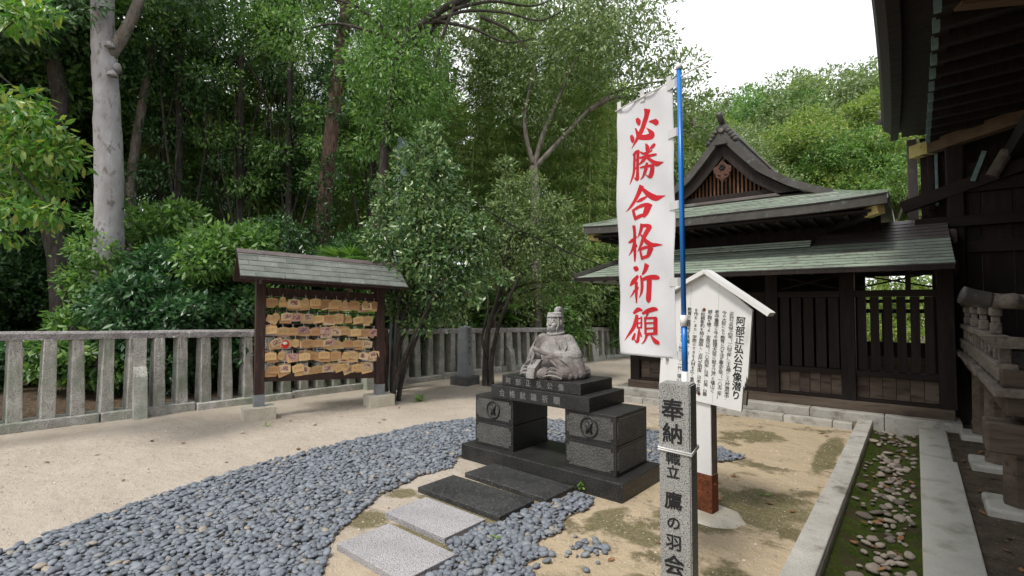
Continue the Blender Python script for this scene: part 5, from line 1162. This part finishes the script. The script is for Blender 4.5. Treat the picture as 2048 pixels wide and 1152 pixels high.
# ================================================================== TREES AND PLANTS
def P3(base, px, py, d):                        # point seen at a bearing, height and depth, relative to a base
    x, y = spot(px, d); return (x-base[0], y-base[1], hgt(py, d))
def forest():
    # --- pale-barked tree with knots
    d = 9.0; b = spot(216, d); pts = [(0, 0, -.1)]+[P3(b, px, py, d) for px, py in ((214, 560), (214, 400), (205, 240), (197, 130), (190, 40), (186, -120), (180, -300))]
    rg = np.random.default_rng(11)
    cl = [(np.array(P3(b, px, py, dd)), (r, r, r*.7)) for px, py, dd, r in ((60, -60, 9.2, 1.0), (150, -150, 9, 1.2), (300, -160, 9.4, 1.1), (230, -260, 9, 1.4), (30, 30, 9.6, .7), (360, -40, 10, .8), (110, -20, 8.4, .6))]
    t = tree('pale_tree', 'tall tree with a smooth pale grey trunk and pruned knots', 'tree', b, pts, .255, .16, cl, 'leaf_dark', 'pale_bark', 1300, .13, .45, 11, hexa=False, limbs=5, limb_from=.72, lr=.08)
    for px, py, s in ((188, 55, -1), (224, 60, 1), (205, 80, 0), (222, 128, 1), (180, 128, -1), (212, 140, 0)):
        c = Vector(P3(b, px, py, d-.17 if s == 0 else d)); MB().tube([c+Vector((-.08*s, 0, -.05)), c+Vector((.0, 0, .0)), c+Vector((.05*s+.01, .02*s-.03, .045))], [.085, .062, .038], 10, True, None, .12, 3).build('knot', 'pale_bark', t, True)
    
    K = MB(); trunk(K, [P3(b, 200, 110, d), P3(b, 232, 60, d), P3(b, 262, -10, d), P3(b, 300, -140, d)], .12, .07, 10, 6, .05, 3); K.build('limb', 'grey_bark', t, True)
    # --- dark leaning tree at the left edge
    d = 10.6; b = spot(135, d); pts = [(0, 0, -.1)]+[P3(b, px, py, d) for px, py in ((118, 540), (92, 420), (88, 320), (108, 210), (92, 120), (70, 60), (95, -60))]
    cl = crown_clumps(rg, P3(b, 40, 20, 11), (2.6, 2.6, 1.8), 16); cl += crown_clumps(rg, P3(b, 120, -120, 11), (2.4, 2.4, 1.6), 12)
    tree('dark_tree', 'dark crooked tree leaning behind the fence beside the pale trunk', 'tree', b, pts, .22, .12, cl, 'leaf_dark', 'dark_bark', 1300, .13, .45, 12, limbs=8, limb_from=.6, lr=.06)
    # --- thin grey tree
    d = 12.0; b = spot(250, d); pts = [(0, 0, 0)]+[P3(b, px, py, d) for px, py in ((256, 400), (262, 300), (275, 200), (292, 90), (310, 20), (340, -90))]
    cl = crown_clumps(rg, P3(b, 330, -10, 12.2), (2.4, 2.4, 1.5), 14)
    tree('thin_grey_tree', 'slender grey trunked tree rising behind the pale tree', 'tree', b, pts, .13, .07, cl, 'leaf_mid', 'grey_bark', 1300, .12, .42, 13, limbs=7, limb_from=.6, lr=.04)
    # --- tall brown fissured trunk with ivy
    d = 11.6; b = spot(636, d); pts = [(0, 0, 0)]+[P3(b, px, py, d) for px, py in ((640, 520), (645, 420), (655, 300), (668, 180), (680, 60), (690, -60), (700, -220))]
    cl = crown_clumps(rg, P3(b, 690, -110, 12), (3.0, 3.0, 1.5), 18)
    t = tree('brown_tree', 'tall tree with reddish brown fissured trunk and climbing ivy', 'tree', b, pts, .20, .12, cl, 'leaf_mid', 'brown_bark', 1200, .12, .42, 14, limbs=8, limb_from=.75, lr=.06)
    iv = [(np.array(P3(b, px, py, d-.12)), (.22, .22, .30)) for px, py in ((642, 490), (650, 430), (640, 380), (660, 330), (672, 215), (664, 150), (690, 120), (668, 60), (690, 40), (640, 450), (630, 505))]
    leaf_obj('ivy', 'leaf_dark', *clump_leaves(rg, iv, 3500, .075, .7), t)
    # --- forked tree in the middle
    d = 13.2; b = spot(1072, d); pts = [(0, 0, 0)]+[P3(b, px, py, d) for px, py in ((1074, 520), (1072, 420), (1068, 330))]
    cl = [(np.array(P3(b, px, py, dd)), (r*1.2, r*1.2, r*.8)) for px, py, dd, r in ((1110, 120, 13.2, .9), (1190, 90, 13, 1.0), (1250, 150, 13, .8), (1160, 30, 13.5, 1.0), (1230, 30, 13, 1.0), (1290, 90, 12.8, .8), (1310, 170, 12.6, .6), (1060, 200, 13.6, .8), (1120, 250, 13.8, .7), (1370, 130, 12.8, .55), (1340, 210, 12.8, .5), (1390, 175, 12.9, .4), (1060, 60, 13.8, 1.0), (1270, -30, 13, 1.0), (1100, -40, 13.4, 1.1), (925, 110, 13.8, .8), (975, 60, 13.6, .9), (915, 30, 13.8, .9), (1000, 150, 13.8, .7))]
    t = tree('forked_tree', 'forked tree with thin leafy limbs reaching toward the banner', 'tree', b, pts, .15, .11, cl, 'leaf_oak', 'grey_bark', 1300, .125, .40, 15, limbs=0, hang=.5)
    K = MB()
    for w_ in (((1068, 335), (1085, 270), (1110, 210), (1150, 120), (1200, 20), (1230, -60)), ((1068, 335), (1100, 300), (1135, 262), (1180, 215), (1230, 180), (1300, 160), (1390, 150)), ((1069, 330), (1050, 250), (1062, 160), (1090, 60)), ((1180, 215), (1230, 190), (1270, 195), (1330, 212))):
        trunk(K, [P3(b, px, py, d) for px, py in w_], .075, .015, 8, 5, .05, 4)
    K.build('limbs', 'grey_bark', t, True)
    # --- overhead branches of a tree high above the fence
    d = 9.5; b = spot(760, d); pts = [(0, 0, 0)]+[P3(b, px, py, d) for px, py in ((762, 420), (770, 250), (790, 120), (830, 50), (880, 8), (960, -30))]
    cl = [(np.array(P3(b, px, py, dd)), (r, r, r*.6)) for px, py, dd, r in ((575, 60, 10, .7), (742, 100, 9.6, .6), (760, 140, 9.4, .8), (800, 190, 9.4, .75), (840, 110, 9.5, .65), (748, 215, 9.6, .55), (785, 260, 9.5, .55), (745, 10, 10, .6), (575, -30, 10, .8), (800, 40, 9.8, .8), (860, 180, 9.6, .5), (850, 240, 9.6, .45), (742, 290, 9.8, .45), (820, -40, 9.6, .9), (950, -70, 9.6, .8), (1060, -90, 9.6, .9))]
    t = tree('feathery_tree', 'fresh green feathery tree arching over the votive rack', 'tree', b, pts, .10, .06, cl, 'leaf_mid', 'dark_bark', 2400, .105, .36, 16, limbs=9, limb_from=.4, lr=.04, hang=.35)
    K = MB()
    for w_ in (((830, 50), (920, 12), (1010, 14), (1080, 30), (1130, 8)), ((860, 30), (940, 45), (1010, 75), (1070, 66)), ((900, 8), (980, -10), (1060, 0), (1110, -15)), ((960, 22), (1020, 52), (1060, 100))):
        trunk(K, [P3(b, px, py, d) for px, py in w_], .042, .010, 7, 5, .05, 5)
    K.build('limbs', 'dark_bark', t, True)
    # --- bright foreground branch hanging in from the left
    d = 5.2; b = (-8.1, -.75); rgb = np.random.default_rng(17)
    pts = [(0, 0, 0), (.05, .1, 1.2), (.0, .2, 2.4), (-.1, .3, 3.6), (0, .4, 5.0)]
    cl = []
    for px, py, r in ((20, 215, .20), (60, 245, .22), (95, 275, .20), (25, 275, .24), (60, 310, .24), (110, 320, .18), (20, 350, .24), (70, 375, .22), (115, 365, .14), (25, 420, .22), (75, 430, .18), (10, 470, .16), (100, 420, .13), (-30, 300, .3), (-50, 400, .3), (-30, 200, .3), (40, 190, .14), (132, 292, .12), (10, 30, .2), (-20, 0, .3), (60, 10, .16)):
        cl.append((np.array(P3(b, px, py, d+rgb.uniform(-.35, .35))), (r*1.25, r*1.25, r*.55)))
    tree('bright_leaf_tree', 'bright yellow green leafy boughs of a tree reaching over the fence end', 'tree', b, pts, .14, .08, cl, 'leaf_bright', 'dark_bark', 3800, .098, .40, 17, hexa=True, limbs=12, limb_from=.35, lr=.03, hang=.55, up=.7, rand=.4, droop=.12)
    # --- camellia in the court between rack and pillar
    d = 8.3; b = spot(786, d)
    cl = [(np.array(P3(b, px, py, d+dd)), (r, r, r*.85)) for px, py, dd, r in ((835, 300, 0, .26), (862, 262, .1, .17), (872, 300, 0, .22), (845, 255, 0, .10), (820, 345, .2, .32), (875, 345, 0, .32), (790, 400, .3, .34), (840, 400, -.2, .36), (900, 400, .1, .34), (770, 455, .2, .36), (830, 460, -.3, .42), (895, 460, -.1, .42), (945, 455, .2, .32), (790, 515, 0, .40), (850, 520, -.3, .44), (915, 515, 0, .42), (960, 500, .2, .24), (820, 570, .1, .38), (880, 575, -.1, .42), (935, 565, .1, .36), (850, 622, .2, .30), (905, 620, .1, .30), (800, 610, .1, .26), (820, 650, -.1, .16), (760, 500, .3, .24), (850, 655, -.2, .14))]; r9 = random.Random(9)
    cl += [(np.array(P3(b, px+r9.uniform(-14, 14), py+r9.uniform(-14, 14), d+r9.uniform(-.4, .4))), (q, q, q*.8)) for px, py in ((800, 320), (890, 300), (755, 420), (745, 470), (925, 420), (970, 470), (975, 530), (760, 540), (905, 350), (780, 370), (955, 590), (765, 590), (880, 265), (930, 480), (850, 330), (815, 410), (870, 430), (740, 510), (990, 560)) for q in (r9.uniform(.10, .19),)]
    t = tree('camellia', 'bushy camellia with glossy leaves growing in the court beside the rack', 'shrub', b, [(0, 0, -.05), (.03, .02, .5), (.10, .06, 1.1), (.30, .2, 2.0), (.45, .3, 3.2)], .055, .03, cl, 'leaf_glossy', 'dark_bark', 5200, .085, .46, 18, limbs=16, limb_from=.3, lr=.025, up=.4)
    K = MB()
    for k, (dx, dy, lx, ly) in enumerate(((.14, .10, .55, .4), (-.10, .06, -.15, .2), (.18, -.08, .8, .3), (.05, .14, .25, .5), (-.04, -.10, -.30, -.05))):
        trunk(K, [(dx*.6, dy*.6, -.05), (dx, dy, .35), (dx+lx*.35, dy+ly*.3, 1.0), (dx+lx, dy+ly, 2.0)], .034, .016, 8, 5, .05, k)
    K.build('stems', 'dark_bark', t, True)
    # --- small twisted tree by the pillar
    d = 9.9; b = spot(974, d)
    cl = [(np.array(P3(b, px, py, d+dd)), (r, r, r*.75)) for px, py, dd, r in ((1020, 380, 0, .35), (1065, 365, .2, .3), (1000, 430, -.1, .42), (1060, 425, .1, .45), (1110, 415, 0, .36), (985, 480, .2, .42), (1045, 480, -.2, .50), (1110, 475, .1, .46), (1150, 470, .2, .3), (1000, 530, .1, .42), (1065, 530, -.1, .48), (1125, 525, .1, .42), (1030, 580, .2, .36), (1100, 575, .2, .40), (1150, 560, .2, .28), (975, 560, .3, .3), (1010, 330, .2, .22))]
    t = tree('twisted_tree', 'small pale green tree with twin dark stems beside the inscribed pillar', 'tree', b, [(-.03, 0, -.05), (-.05, .02, .5), (0, .04, 1.1), (.25, .12, 1.9), (.4, .3, 3.0)], .075, .03, cl, 'leaf_oak', 'dark_bark', 4200, .085, .42, 19, limbs=14, limb_from=.4, lr=.03, up=.4)
    K = MB(); trunk(K, [(.10, .03, -.05), (.09, .03, .45), (.16, .08, .95), (.34, .1, 1.45), (.7, .2, 2.2)], .06, .025, 10, 6, .08, 7); trunk(K, [(.02, .0, .55), (-.10, -.03, .9), (-.06, .1, 1.5), (-.2, .2, 2.2)], .035, .015, 8, 5, .08, 8); K.build('stems', 'dark_bark', t, True)
    # --- broad leaved understorey along the fence
    rg = np.random.default_rng(23)
    def shrub(px, d, ztop, w_, leaf, label, group, size=.12, per=620, seed=0, asp=.46, hexa=False, dark='dark_bark'):
        b = spot(px, d); R3 = (w_, w_, ztop*.5); c = (0, 0, ztop*.52); cl = crown_clumps(rg, c, R3, int(10+4*w_*ztop), (.22, .36), .3)
        cl = [(p, r) for p, r in cl if p[2] > .1]
        return tree('shrub', label, 'shrub', b, [(0, 0, 0), (.05, .05, ztop*.3), (.1, -.05, ztop*.7)], .05, .02, cl, leaf, dark, per, size, asp, 100+seed, group, hexa, limbs=7, limb_from=.2, lr=.025)
    L1 = 'dark broad leaved shrub growing against the fence left of the rack'; G1 = 'shrubs behind the fence left of the rack'
    k = 0
    for px, d, h, w_ in ((150, 8.0, 1.75, .55), (270, 8.3, 2.5, .95), (340, 8.6, 3.1, 1.05), (430, 9.0, 3.3, 1.1), (385, 8.2, 2.0, .7), (470, 8.6, 2.2, .7), (300, 9.6, 3.9, 1.2), (60, 8.6, 1.3, .7), (-20, 8.0, 1.2, .7), (200, 7.7, 1.15, .4)):
        shrub(px, d, h, w_, 'leaf_shrub' if k % 3 else 'leaf_mid', L1, G1, .12, 3600, k, .45, k in (0, 9)); k += 1
    for px, d, h, w_ in ((-60, 11.5, 3.4, 1.3), (20, 12.5, 3.6, 1.4), (95, 13.2, 3.8, 1.3), (180, 13.5, 3.8, 1.3), (60, 16, 4.5, 1.8), (250, 14.5, 4.2, 1.5), (-150, 10, 3.5, 1.3)): shrub(px, d, h, w_, 'leaf_dark', 'dark bush in the deep shade of the wood behind the pale tree', 'bushes in deep shade', .13, 2000, k); k += 1
    L2 = 'leafy understorey bush rising behind the rack roof'; G2 = 'bushes behind the rack'
    for px, d, h, w_ in ((535, 10.6, 4.0, 1.3), (600, 11, 3.0, 1.1), (700, 11.2, 3.6, 1.2), (760, 11.6, 3.0, 1.1), (570, 9.6, 2.3, .8), (690, 10, 2.4, .8), (800, 10.6, 2.6, .9)): shrub(px, d, h, w_, 'leaf_dark' if k % 2 else 'leaf_mid', L2, G2, .11, 2800, k); k += 1
    L3 = 'dense green bush behind the fence between camellia and gate hall'; G3 = 'bushes behind the far fence'
    for px, d, h, w_ in ((880, 12.6, 2.8, 1.1), (960, 13.2, 2.6, 1.1), (1030, 13.8, 3.0, 1.2), (1100, 14.2, 2.7, 1.1), (1160, 14.8, 3.2, 1.2), (1215, 15.6, 3.4, 1.3), (1265, 16.6, 3.6, 1.4), (1090, 16, 4.4, 1.5), (1180, 17, 5.0, 1.7), (1000, 15.6, 4.0, 1.5)): shrub(px, d, h, w_, 'leaf_mid' if k % 2 else 'leaf_oak', L3, G3, .12, 2200, k); k += 1
    # --- palms with fan leaves
    def palm(px, d, h, s, label):
        b = spot(px, d); t = thing('fan_palm', label, 'palm', (*b, 0)); T_ = MB(); trunk(T_, [(0, 0, 0), (.03, .02, h*.6), (.02, 0, h)], .07, .06, 10, 5, .12, 2); T_.build('trunk', 'brown_bark', t, True)
        rr = np.random.default_rng(int(px)); P, D, N, L = [], [], [], []
        for i in range(16):
            a = rr.uniform(0, 6.28); e = rr.uniform(-.1, 1.1); o = np.array([math.cos(a)*math.cos(e), math.sin(a)*math.cos(e), math.sin(e)]); c = np.array([0, 0, h])+o*s*.8
            sd_ = np.cross(o, [0, 0, 1]); sd_ /= np.linalg.norm(sd_); upv = np.cross(sd_, o)
            for q in np.linspace(-1.25, 1.25, 17): P.append(c); D.append(o*math.cos(q)+sd_*math.sin(q)-np.array([0, 0, .18])); N.append(upv); L.append(s*.75*(.8+.2*math.cos(q)))
        P, D, N, L = map(np.array, (P, D, N, L)); leaf_obj('fronds', 'leaf_mid', P, D, N, L, L*.085, t, False, .1, .12)
    palm(700, 10.0, 2.2, .62, 'fan palm with spiky fronds behind the rack roof'); palm(985, 12.2, 1.35, .55, 'low fan palm over the fence behind the twin stemmed tree'); palm(768, 8.9, 1.15, .42, 'yellowing fan palm beside the utility pole')
    # --- broadleaf trees filling the shade between the trunks
    r8 = random.Random(88); rgq = np.random.default_rng(88)
    for q, (px0, d, lab) in enumerate(((345, 12.2, 'broadleaf tree with drooping dark boughs between the thin grey tree and rack'), (470, 12.8, 'broadleaf tree with layered mid green boughs above the rack'), (570, 13.2, 'dark broadleaf tree left of the brown fissured trunk'), (740, 13.0, 'broadleaf tree with open boughs right of the brown fissured trunk'))):
        b = spot(px0, d); cl = []
        for k_ in range(40):
            px, py = px0+r8.uniform(-105, 105), r8.uniform(-40, 400); r_ = r8.uniform(.28, .62); cl.append((np.array(P3(b, px, py, d+r8.uniform(-.4, 2.0))), (r_*1.25, r_*1.25, r_*.55)))
        tree('broadleaf_tree', lab, 'tree', b, [(0, 0, 0), (.1, .05, 2.5), (-.1, .1, 5), (.1, 0, 8)], .13, .06, cl, ('leaf_dark', 'leaf_mid', 'leaf_dark', 'leaf_mid')[q], 'dark_bark', 1900, .12, .42, 200+q, limbs=18, limb_from=.2, lr=.035, hang=.5)
    # --- bamboo
    def bamboo_proto(seed):
        rr = np.random.default_rng(seed); h = 9.5+rr.random()*2; t = thing('bamboo', '', 'bamboo', (0, 0, 0)); lean = rr.uniform(-.5, .5, 2)
        C = [Vector((lean[0]*(z/h)**2*1.6, lean[1]*(z/h)**2*1.6, z)) for z in np.linspace(0, h, 26)]; m = MB()
        m.tube(C, [.030*(1-.7*(i/25)**1.4)*(1.10 if i % 2 else 1) for i in range(26)], 7); m.build('culm', 'bamboo_culm', t, True)
        P, D, N, L = [], [], [], []
        for i in range(460):
            z = 1.6+(h-1.6)*rr.random()**.85; j = min(24, int(z/h*25)); c = np.array(C[j]); a = rr.uniform(0, 6.28); ln = rr.uniform(.25, 1.05)*(1.1-.5*(z/h)); o = np.array([math.cos(a), math.sin(a), .35])
            for q in range(13):
                s = rr.uniform(.25, 1)*ln; p = c+o*s+np.array([0, 0, -.35*s*s])+rr.normal(size=3)*.06; P.append(p); D.append(np.array([o[0], o[1], -.55])+rr.normal(size=3)*.5); N.append(np.array([0, 0, 1])+rr.normal(size=3)*.6); L.append(rr.uniform(.13, .24))
        P, D, N, L = map(np.array, (P, D, N, L)); leaf_obj('leaves', 'leaf_bamboo', P, D, N, L, L*.17, t, False, .08, .1); return t
    protos = [bamboo_proto(40+i) for i in range(5)]; rd = random.Random(31)
    places = [(px+rd.uniform(-12, 12), 14.0+rd.uniform(-.8, 3.2), 0) for px in range(315, 560, 38)]+[(px+rd.uniform(-10, 10), 14.6+rd.uniform(-.8, 3.5), 1) for px in range(800, 1250, 17)]+[(px+rd.uniform(-10, 10), 15+rd.uniform(-.5, 2.5), 2) for px in range(570, 800, 36)]
    for i, (px, d, g) in enumerate(places):
        x, y = spot(px, d); lab, grp = (('yellow green bamboo culm in the shade behind the thin grey tree', 'bamboo left of the brown trunk'), ('tall yellow green bamboo in the sunny grove behind the fence', 'bamboo grove beyond the camellia'), ('bamboo culm standing behind the brown trunked tree', 'bamboo behind the brown trunk'))[g]
        o = protos[i] if i < 5 else copy_tree(protos[i % 5], (0, 0, 0)); o.location = (x, y, 0); o.rotation_euler = (0, 0, rd.uniform(0, 6.28)); o.scale = (rd.uniform(.85, 1.15),)*3; o['label'] = lab; o['group'] = grp
    # --- forest behind: several tree forms, copied
    rg = np.random.default_rng(55)
    def proto(h, w_, leaf, seed, k=34, bark='dark_bark', size=.16, per=850, cr=(.18, .30)):
        cl = crown_clumps(rg, (0, 0, h*.62), (w_, w_, h*.36), k, cr, .42)
        return tree('forest_tree', '', 'tree', (0, 0), [(0, 0, -.2), (.1, .05, h*.3), (-.05, .1, h*.6), (.1, 0, h*.85)], .2, .06, cl, leaf, bark, per, size, .45, seed, None, limbs=16, limb_from=.3, lr=.06)
    pr = [proto(11, 3.0, 'leaf_dark', 61), proto(12, 3.2, 'leaf_mid', 62), proto(10.5, 2.8, 'leaf_dark', 63), proto(12, 3.4, 'leaf_yellow', 64, 36)]
    back = [(-60, 13, 0), (40, 14, 2), (130, 15, 1), (220, 16.5, 0), (330, 19, 2), (455, 20, 1), (590, 21, 0), (790, 23, 1), (900, 24, 3), (1010, 24, 3), (1120, 23, 3), (1215, 21, 3), (10, 18, 1), (160, 20, 2), (-140, 11, 1), (-230, 10, 0), (1290, 23, 1), (700, 27, 2), (520, 28, 1), (390, 27, 0)]
    used = set()
    for i, (px, d, kx) in enumerate(back):
        x, y = spot(px, d); o = pr[kx] if kx not in used else copy_tree(pr[kx], (0, 0, 0)); used.add(kx)
        o.location = (x, y, 0); o.rotation_euler = (0, 0, rd.uniform(0, 6.28)); o.scale = (rd.uniform(.9, 1.15),)*3
        kd = ('dark leaved', 'mid green', 'dense blackish green', 'pale yellow green')[kx]; o['label'] = f'tall {kd} tree deep in the wood behind the fence'; o['group'] = f'{kd} trees of the wood behind the fence'
    # --- sunlit trees beyond the gate hall
    pr2 = [proto(9.5, 3.1, 'leaf_oak', 71, 40, 'grey_bark', .12, 2000, (.13, .23)), proto(9, 2.9, 'leaf_yellow', 72, 38, 'grey_bark', .12, 2000, (.13, .23)), proto(9.5, 3.0, 'leaf_mid', 73, 40, 'dark_bark', .12, 2000, (.13, .23))]
    used = set()
    def hh(py, d): return hgt(py, d)
    for i, (px, d, top, kx) in enumerate(((1390, 19, 150, 0), (1440, 24, 205, 1), (1350, 23, 170, 2), (1490, 21, 205, 0), (1545, 27, 110, 2), (1620, 25, 105, 0), (1590, 20, 195, 1), (1700, 24, 110, 0), (1680, 19, 215, 2), (1770, 20, 130, 1), (1830, 24, 95, 2), (1760, 27, 60, 0), (1525, 31, 140, 2), (1880, 21, 150, 0), (1300, 20, 215, 1), (1960, 23, 140, 1), (2060, 22, 140, 2), (1420, 31, 175, 2), (1650, 32, 105, 1))):
        x, y = spot(px, d); z = hh(top, d); o = pr2[kx] if kx not in used else copy_tree(pr2[kx], (0, 0, 0)); used.add(kx); s = z/(9.5 if kx != 1 else 9)/1.0
        o.location = (x, y, 0); o.rotation_euler = (0, 0, rd.uniform(0, 6.28)); o.scale = (s,)*3; kd = ('grey green', 'yellow green', 'fresh green')[kx]; o['label'] = f'round crowned {kd} tree beyond the gate hall roof'; o['group'] = f'{kd} trees beyond the gate hall'
    # low garden bushes seen through the gate
    for i, (px, d, h) in enumerate(((1700, 15.5, 2.6), (1760, 17, 2.9), (1830, 16, 2.7), (1880, 17.5, 2.6))):
        shrub(px, d, h, 1.3, 'leaf_yellow', 'garden bush seen through the open bay of the gate hall', 'garden bushes beyond the gate', .12, 1200, 300+i)
    # --- utility pole and its cable
    b = spot(787, 9.4); t = thing('utility_pole', 'blue grey utility pole standing behind the fence and camellia', 'pole', (*b, 0)); MB().tube([(0, 0, 0), (.10, .10, 4.7)], [.105, .09], 16).build('shaft', 'pole_paint', t, True)
    MB().box(-.25, .45, .07, .13, 4.5, 4.57).build('cross_arm', 'zinc', t)
    A = Vector((*spot(850, 9.4), hgt(318, 9.4))); Bp = Vector((-4.45, 8.6, 2.25)); A = Vector((b[0]+.1, b[1]+.1, 4.55))
    pts = [A.lerp(Bp, k/14)-Vector((0, 0, .28*math.sin(PI*k/14))) for k in range(15)]; c = MB(); c.tube([p-A for p in pts], .013, 6, True); o = c.build('cable', 'cable', None, True, A); tag(o, 'black service cable slung from the utility pole to the gate hall eave', 'cable')
    # --- weeds and seedlings, fallen leaves
    rr = np.random.default_rng(77)
    def weed(name, label, x, y, n, s, z=.0):
        P = np.zeros((n, 3))+np.stack([rr.normal(0, s*.25, n), rr.normal(0, s*.25, n), rr.uniform(0, s*.5, n)], 1); D = np.stack([rr.normal(size=n), rr.normal(size=n), rr.uniform(.2, 1.2, n)], 1); N = np.stack([rr.normal(size=n)*.4, rr.normal(size=n)*.4, np.ones(n)], 1); L = rr.uniform(.6, 1.1, n)*s
        o = leaf_obj(name, 'leaf_weed', P, D, N, L, L*.45, None, True, .1, .1); o.location = (x, y, z); tag(o, label, 'plant')
    weed('seedling', 'small green seedling sprouting between dark slab and pedestal', -2.20, 3.66, 7, .075, .02); weed('weed', 'pale green weed clump growing on the sand by the camellia', -6.35, 5.55, 26, .11)
    weed('weed', 'tiny weed on the sand near the left rack footing', -6.55, 3.15, 8, .06); weed('weed', 'tiny weed sprouting among the right hand pebbles', -2.17, 2.55, 6, .04, .02); weed('weed', 'small weed growing in the moss beyond the notice board foot', -1.0, 4.55, 6, .05)
    lm = [MB().add([(0, -.5, 0), (.28, -.15, .08), (.24, .2, .06), (0, .55, .16), (-.24, .2, .07), (-.28, -.15, .05), (0, 0, .0)], [(0, 1, 6), (1, 2, 6), (2, 3, 6), (3, 4, 6), (4, 5, 6), (5, 0, 6)]).mesh('fallen_leaf', 'dry_leaf')]
    zones = (('brown fallen leaf lying on the open sand', 'fallen leaves on the sand', lambda: (rd.uniform(-7.0, -5.2), rd.uniform(.9, 8.5), .006), 26), ('brown fallen leaf lying in the mossy gutter', 'fallen leaves in the gutter', lambda: (rd.uniform(-.4, -.06), rd.uniform(3, 8), -.088), 34), ('brown fallen leaf on the dark soil beneath the veranda', 'fallen leaves under the veranda', lambda: (rd.uniform(.3, .6), rd.uniform(3.6, 8), .012), 22), ('brown fallen leaf on the yellow sand around the notice board', 'fallen leaves by the notice board', lambda: (rd.uniform(-2.3, -.7), rd.uniform(2.6, 7.2), .006), 14))
    for lab, grp, f, n in zones:
        for i in range(n):
            o = link('fallen_leaf', lm[0], None, f(), (rd.uniform(-.2, .2), rd.uniform(-.2, .2), rd.uniform(0, 6.28))); s = rd.uniform(.04, .08); o.scale = (s, s, s); tag(o, lab, 'leaf', grp)
forest()
